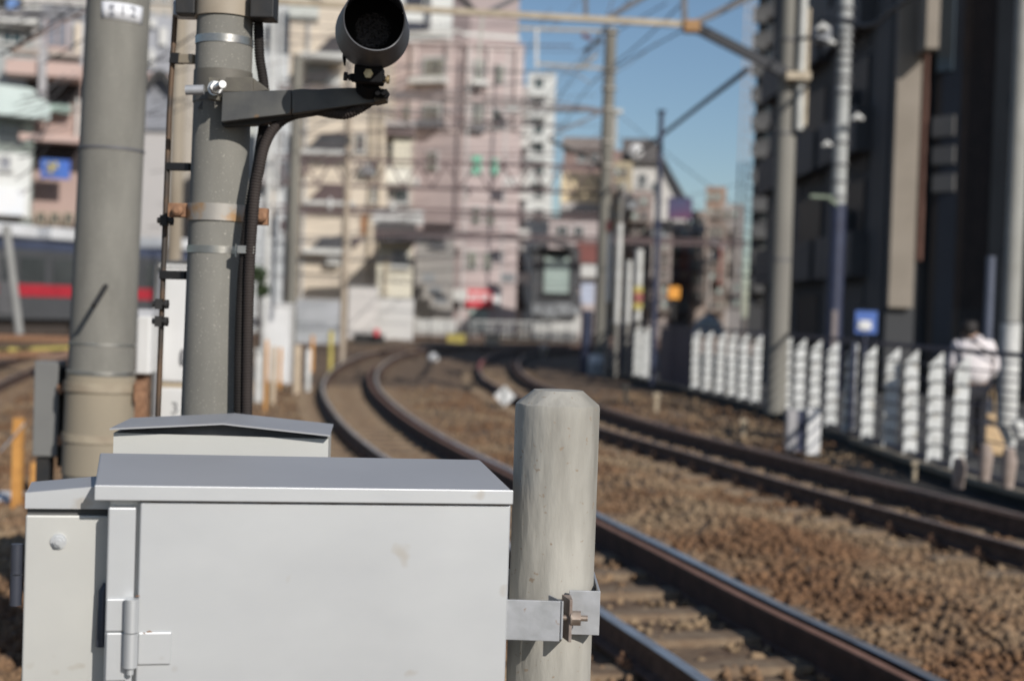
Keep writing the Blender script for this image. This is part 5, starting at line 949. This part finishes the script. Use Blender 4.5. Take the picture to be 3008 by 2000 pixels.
q = MB(); tbox(q,6,14,.4,1.1,.25,.69); q.build('underframe_box', mat('underframe',(.05,.04,.035),None,1,.8), tr)
# leaning pole and rusty girders at left
q = MB(); q.tube([D(14,520,30),D(45,770,30)], .09, 12); q.build('leaning_strut', mat('grey_strut',(.28,.28,.27),None,2,.7), label='grey leaning strut in front of the train at the left edge', cat='strut')
for i,(x0,y0,x1,y1,Z,r_,m_) in enumerate(((-20,776,165,782,40,.16,rust),(-20,806,165,800,31,.07,yellow),(-20,818,160,812,29,.13,rust),(90,820,165,816,26,.10,mat('brown_girder',(.24,.15,.11),None,2,.8)))):
    lab = ['far rusty girder lying below the train','thin yellowed bar in the left rail yard','rusty girder nearer than the yellowed bar','brown girder just above the grey junction box'][i]
    q = MB(); q.bar(D(x0,y0,Z), D(x1,y1,Z), r_, r_); q.build('steel_girder', m_, label=lab, cat='girder')
for x,y,Z in ((57,835,24),(64,858,22)):
    pass
# shrub behind the conduits
def leafball(t, c, r_, n, m_):
    q = MB(); vs = []; fs = []
    for i in range(n):
        d = Vector(rng.normal(0,1,3)).normalized()*r_*rng.random()**.4; p = c+Vector((d.x,d.y,d.z*1.1)); a = Vector(rng.normal(0,1,3)).normalized(); b_ = a.cross(Vector(rng.normal(0,1,3))).normalized(); s_ = .07*rng.uniform(.6,1.3)
        q.add([p-a*s_,p-b_*s_*.5,p+a*s_,p+b_*s_*.5],[(0,1,2,3)])
    q.build('foliage', m_, t)
leaf = mat('leaf_green',(.055,.085,.03),(.03,.05,.02),3,.6,island=.4)
t = thing('shrub', 'dark green shrub just right of the conduits', 'shrub', (D(598,700,33).x,33,-.2)); leafball(t, D(596,632,33), .20, 260, leaf); leafball(t, D(604,668,33), .16, 200, leaf); q = MB(); q.tube([(D(597,700,33).x,33,-.2),D(597,648,33)], .04, 8); q.build('stem', mat('bark',(.07,.05,.035),None,4,.9), t)
# ------------------------------------------------------------------ dark buildings on the right
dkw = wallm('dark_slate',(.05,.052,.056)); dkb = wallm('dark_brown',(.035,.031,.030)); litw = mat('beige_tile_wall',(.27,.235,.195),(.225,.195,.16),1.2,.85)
t = thing('apartment_block', 'dark shaded block of flats along the street, with a beige sunlit end wall', 'building', (8.8,40,.085))
X1, X2 = 8.17, 8.70
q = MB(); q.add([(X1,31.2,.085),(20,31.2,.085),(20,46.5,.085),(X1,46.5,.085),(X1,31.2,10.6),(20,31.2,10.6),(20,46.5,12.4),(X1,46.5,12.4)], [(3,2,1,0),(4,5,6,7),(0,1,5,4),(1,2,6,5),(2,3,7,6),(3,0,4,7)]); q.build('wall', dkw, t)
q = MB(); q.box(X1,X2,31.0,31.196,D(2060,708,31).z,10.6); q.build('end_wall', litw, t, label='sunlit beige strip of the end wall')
for k in range(3):
    z = 2.6+k*2.9
    q = MB(); 
    for y in (33,37.6,42.2): q.box(X1-.4,X1-.004,y,y+4,z,z+1.05)
    q.build('balcony_row', mat('balcony_grey',(.075,.075,.078),None,1,.7), t)
    for y in (33.4,38,42.6): q = MB(); q.box(X1-.05,X1-.006,y,y+3,z+1.1,z+2.3); q.build('window', mat('dim_glass',(.02,.022,.026),None,1,.55,spec=.25), t)
    for y in (34.5,43.5):
        q = MB(); q.box(X1-.38,X1-.06,y,y+.8,z+1.1,z+1.65); q.build('air_conditioner', mat('dim_unit',(.1,.1,.1)), t)
bay = mat('charcoal_panel',(.085,.083,.082),(.07,.068,.068),.6,.8); blk2 = mat('deep_opening',(.008,.008,.011),None,1,.7)
for y0_,y1_,z0_,z1_,m_ in ((31.5,32.9,.3,10.2,bay),(36.4,37.4,.3,10.5,bay),(41.0,42.0,.3,11,bay),(33.2,36.2,1.0,2.4,bay),(38.0,40.8,.3,2.2,blk2),(42.4,46.0,.3,2.2,blk2),(31.4,36.2,.1,.95,blk2),(33.2,34.4,5.1,6.4,blk2),(38.2,39.6,5.2,6.5,blk2),(33.6,35.0,8.1,9.4,blk2),(42.6,44.0,8.2,9.5,blk2)):
    q = MB(); q.box(X1-.03,X1-.003,y0_,y1_,z0_,z1_); q.build('facade_panel' if m_ is bay else 'dark_opening', m_, t)
t2 = thing('office_building', 'nearest dark office building filling the right edge', 'building', (12,27,.085))
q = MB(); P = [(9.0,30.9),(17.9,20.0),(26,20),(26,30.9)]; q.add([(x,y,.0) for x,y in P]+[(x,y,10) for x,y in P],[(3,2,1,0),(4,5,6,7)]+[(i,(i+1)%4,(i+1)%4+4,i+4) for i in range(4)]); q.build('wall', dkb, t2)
fd = (Vector((17.9,20,0))-Vector((9.0,30.9,0))).normalized(); fn = Vector((fd.y,-fd.x,0)); fn = fn if fn.x < 0 else -fn
def FP(s, o_, z): return Vector((9.0,30.9,z))+fd*s+fn*o_
def fpan(name, s0, s1, z0, z1, dep, m_, par=t2, o_=.004): q = MB(); q.hexa([FP(s0,o_,z0),FP(s0,o_+dep,z0),FP(s1,o_+dep,z0),FP(s1,o_,z0),FP(s0,o_,z1),FP(s0,o_+dep,z1),FP(s1,o_+dep,z1),FP(s1,o_,z1)]); return q.build(name, m_, par)
def sxy(x, y): h_ = hit(x,y,Vector((9.0,30.9,0)),fn); return (Vector((h_.x,h_.y,0))-Vector((9.0,30.9,0))).dot(fd), h_.z
for y0,y1 in ((268,315),(338,378),(402,442)):
    s0,_ = sxy(2150,(y0+y1)/2); s1,_ = sxy(2200,(y0+y1)/2); zt_ = sxy(2175,y0)[1]; zb_ = sxy(2175,y1)[1]
    fpan('frosted_window', s0, s1, zb_, zt_, .05, mat('frosted_panel',(.15,.145,.14),None,1,.6))
s0,_ = sxy(2165,60); s1,_ = sxy(2200,60); fpan('tall_window', s0, s1, sxy(2180,165)[1], 9.8, .05, mat('slate_glass',(.06,.08,.10),None,1,.3))
s0,_ = sxy(2120,400); s1,_ = sxy(2132,400); fpan('red_brown_strip', s0, s1, sxy(2125,600)[1], sxy(2125,120)[1], .12, mat('redbrown_strip',(.12,.06,.045),None,2,.8))
s0,_ = sxy(2134,60); s1,_ = sxy(2160,60); z0_ = sxy(2147,112)[1]
q = MB(); c = FP((s0+s1)/2,0,0); a_ = D(2134,60,30.2); b_ = D(2164,60,30.2); q.box(a_.x,b_.x,30.2,30.9,D(2150,112,30.2).z,10); q.build('upper_lit_panel', litw, t2, label='beige panel shaped to the sunlit top of a pilaster')  # panel ends where the sunlight ends; the lit patch is built as a shape
sa,_ = sxy(2163,400); sb_,_ = sxy(2206,400); sc2,_ = sxy(2285,400)
fpan('navy_cladding', sa, sb_, .3, 9.9, .003, mat('navy_cladding',(.022,.028,.042),None,1,.6), o_=.0005)
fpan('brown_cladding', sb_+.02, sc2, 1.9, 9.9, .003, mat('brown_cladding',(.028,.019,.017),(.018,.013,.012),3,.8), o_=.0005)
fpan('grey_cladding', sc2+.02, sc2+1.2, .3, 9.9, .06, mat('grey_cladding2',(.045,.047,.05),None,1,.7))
for z in (3.2,6.3,9.4): fpan('floor_band', 2.2, 11.5, z, z+.25, .10, mat('floor_band_dark',(.06,.05,.045),None,1,.8))
for z in (3.6,6.6):
    for s in (6.2,8.4): fpan('dark_window', s, s+1.5, z+.3, z+2.4, .05, glassd)
t3 = building('apartment_block', 'farther dark flats with small balconies, left edge against the sky', 'building', 1738,-80,1850,90,6,dkw,.085)
for y0 in range(-40,700,62): slab(t3,'balcony',1732,y0,1790,y0+24,90,1.1,mat('balcony_grey',(.1,.1,.1))); window(t3,1748,y0+28,1780,y0+54,90,fm=mat('dim_frame',(.08,.08,.08),None,2,.7)); acunit(t3,1760,y0+20,88.6,.9,mat('dim_unit',(.10,.10,.10),None,1,.7))
t = thing('lattice_mast', 'pale scaffold-like mast at the left edge of the dark flats', 'mast', (D(1722,700,54).x,54,.085)); 
for dx in (-8,8): 
    a_, b_ = D(1718+dx,740,54), D(1730+dx,-60,54); q = MB(); q.bar(Vector((b_.x-.1,54,.085)), b_, .07); q.build('mast_leg', mat('pale_mast',(.36,.38,.42),None,2,.6), t)
for y in range(-40,700,26): q = MB(); q.bar(D(1714,y,54), D(1740,y+8,54), .04); q.build('mast_rung', MATS['pale_mast'], t)
# street furniture in the shade
t = thing('blue_sign', 'square blue sign with white symbol in the shade behind the fence', 'sign', (D(1993,770,26).x,26,.085)); 
slab(t,'panel',1968,716,2018,768,26,.06,mat('blue_panel',(.06,.14,.42),(.05,.11,.36),2,.5)); 
q = MB(); c = D(1992,752,25.9); q.add([c+Vector((.13*math.cos(2*math.pi*j/20),0,.07*math.sin(2*math.pi*j/20))) for j in range(20)]+[c+Vector((0,-.02,0))],[((j+1)%20,j,20) for j in range(20)]); q.build('white_symbol', whitep, t); slab(t,'white_bar',1975,738,2004,743,26,.03,whitep,.08)
q = MB(); q.bar(D(1993,768,26.02), Vector((D(1993,768,26).x,26,.085)), .05); q.build('sign_pole', navy, t)
q = MB(); q.box(D(1945,0,25).x,D(1958,0,25).x,25,25.1,.085,D(1950,715,25).z); q.build('street_bollard', mat('pinkish_post',(.2,.17,.17),None,3,.7), label='dim pinkish board between the navy-wrapped pole and the blue sign', cat='board')
# ------------------------------------------------------------------ person behind the fence
def skin(name, joints, edges, radii, m_, parent, sub=2):
    me = bpy.data.meshes.new(name); o = ORG[parent.name]; me.from_pydata([Vector(j)-o for j in joints], edges, []); ob = bpy.data.objects.new(name, me); C.objects.link(ob); ob.parent = parent; ORG[ob.name] = o
    ob.modifiers.new('skin','SKIN'); 
    for i, r_ in enumerate(radii): sv = me.skin_vertices[0].data[i]; sv.radius = (r_ if isinstance(r_,tuple) else (r_,r_)); sv.use_root = (i == 0)
    s_ = ob.modifiers.new('sub','SUBSURF'); s_.levels = sub; s_.render_levels = sub
    ob.modifiers['skin'].use_smooth_shade = True; me.materials.append(m_); return ob
Zp = 16.6; g = .0; pc = D(2243,850,Zp); px_, py_ = pc.x, Zp
per = thing('person', 'person in a white puffy jacket walking away behind the fence with a shoulder strap', 'person', (px_,py_,g))
def J(x, y, z): return (px_+x, py_-y, g+z)
skinm = mat('skin',(.42,.27,.20),None,9,.6); jk = mat('white_jacket',(.74,.69,.69),(.66,.61,.61),6,.8,bump=.3); trs = mat('dark_trousers',(.02,.02,.026),None,6,.9); hair = mat('dark_hair',(.018,.014,.013),None,30,.7)
jt = [J(0,0,.88),J(.01,-.0,1.08),J(.0,-.03,1.28),J(-.02,-.06,1.40),J(-.05,-.10,1.50),J(-.06,-.12,1.58), J(.09,0,.82),J(.10,-.02,.48),J(.10,.03,.10),J(.09,-.09,.06), J(-.09,0,.82),J(-.09,.10,.47),J(-.10,.0,.10),J(-.11,-.13,.06),
      J(.19,-.03,1.34),J(.24,.02,1.10),J(.20,-.14,.93), J(-.19,-.06,1.34),J(-.24,-.05,1.10),J(-.20,-.22,.96)]
ed = [(0,1),(1,2),(2,3),(3,4),(4,5),(0,6),(6,7),(7,8),(8,9),(0,10),(10,11),(11,12),(12,13),(2,14),(14,15),(15,16),(2,17),(17,18),(18,19)]
rd = [.13,.12,.13,.06,.075,.08,.09,.062,.045,.04,.09,.062,.045,.04,.055,.042,.03,.055,.042,.03]
skin('body', jt, ed, rd, skinm, per)
skin('trousers', [jt[0],jt[6],jt[7],jt[8],jt[10],jt[11],jt[12]], [(0,1),(1,2),(2,3),(0,4),(4,5),(5,6)], [.155,.108,.08,.065,.108,.08,.065], trs, per)
skin('jacket', [J(.01,0,.86),jt[1],jt[2],J(-.01,-.05,1.41),jt[14],jt[15],J(.21,-.10,.97),jt[17],jt[18],J(-.21,-.18,.99)], [(0,1),(1,2),(2,3),(2,4),(4,5),(5,6),(2,7),(7,8),(8,9)], [(.19,.17),.185,.18,.085,.085,.07,.055,.085,.07,.055], jk, per)
skin('hood', [J(.03,.02,1.38),J(-.02,.03,1.44)], [(0,1)], [.10,.09], jk, per)
skin('hair', [J(-.045,-.03,1.44),J(-.05,-.075,1.56),J(-.06,-.09,1.63)], [(0,1),(1,2)], [.075,.118,.10], hair, per)
q = MB()
for dx in (-.035,.035):
    q.tube([J(-.06+dx,-.215,1.575),J(-.06+dx,-.205,1.575)], .012, 8)
q.tube([J(-.06,-.20,1.56),J(-.06,-.235,1.54)], .012, 6, rads=[.01,.016]); q.build('face', skinm, per)
for sx, hp in ((1,J(.19,-.17,.90)),(-1,J(-.20,-.26,.93))):
    for kf in range(4):
        o_ = Vector(hp)+Vector((0,-.02+.017*kf,0)); L_ = (.055,.068,.072,.06)[kf]
        skin('finger', [o_,o_+Vector((0,-.004,-L_*.55)),o_+Vector((-sx*.018,-.004,-L_))], [(0,1),(1,2)], [.0095,.0085,.007], skinm, per, 1)
    o_ = Vector(hp)+Vector((-sx*.012,-.035,.03)); skin('thumb', [o_,o_+Vector((-sx*.012,-.02,-.03)),o_+Vector((-sx*.015,-.02,-.055))], [(0,1),(1,2)], [.011,.009,.008], skinm, per, 1)
q = MB(); q.tube(spline([J(-.12,-.10,1.44),J(-.10,.15,1.42),J(.03,.215,1.32),J(.15,.19,1.22),J(.23,.03,1.14)],6), .012, 8); q.build('shoulder_strap', cable, per)
t = thing('tan_bag', 'soft tan tote bag hanging low beside the person in the white jacket', 'bag', J(.16,.1,.12))
bg_ = mat('tan_cloth',(.55,.40,.24),(.47,.33,.19),6,.9); cx_, cy_, cz_ = px_+.24, py_+.05, g
q = MB(); q.hexa([Vector((cx_-.20,cy_-.08,cz_+.08)),Vector((cx_+.24,cy_-.08,cz_+.05)),Vector((cx_+.24,cy_+.08,cz_+.05)),Vector((cx_-.20,cy_+.08,cz_+.08)),Vector((cx_-.17,cy_-.05,cz_+.42)),Vector((cx_+.08,cy_-.05,cz_+.40)),Vector((cx_+.08,cy_+.05,cz_+.40)),Vector((cx_-.17,cy_+.05,cz_+.42))]); q.build('bag_body', bg_, t, bevel=.05)
skin('bag_bundle', [Vector((cx_-.03,cy_,cz_+.46)),Vector((cx_-.01,cy_,cz_+.56))], [(0,1)], [.11,.09], bg_, t)
q = MB(); q.tube(spline([(cx_-.12,cy_,cz_+.41),(cx_-.05,cy_-.03,cz_+.75),(cx_-.02,cy_-.06,cz_+.86),(cx_+.02,cy_-.03,cz_+.75),(cx_+.05,cy_,cz_+.40)],6), .010, 8); q.build('bag_handle', bg_, t)
# rubble and kerb stones under the right end of the fence
for x,y,Z,h_ in ((2207,1085,12.9,.34),(2268,1060,12.6,.40),(2322,1072,12.0,.42)):
    c = D(x,y,Z); q = MB(); q.tube([(c.x,Z,c.z-h_*.45),(c.x+.01,Z,c.z+h_*.1),(c.x,Z,c.z+h_*.35)], 1, 12, True, [.05,.065,.045]); q.build('kerb_stub', mat('stub_concrete',(.33,.27,.24),(.24,.19,.16),14,.9), label={2207:'short pale concrete stub under the right part of the fence',2268:'middle leaning concrete stub below the person',2322:'tan concrete stub nearest the right edge'}[x], cat='stub')
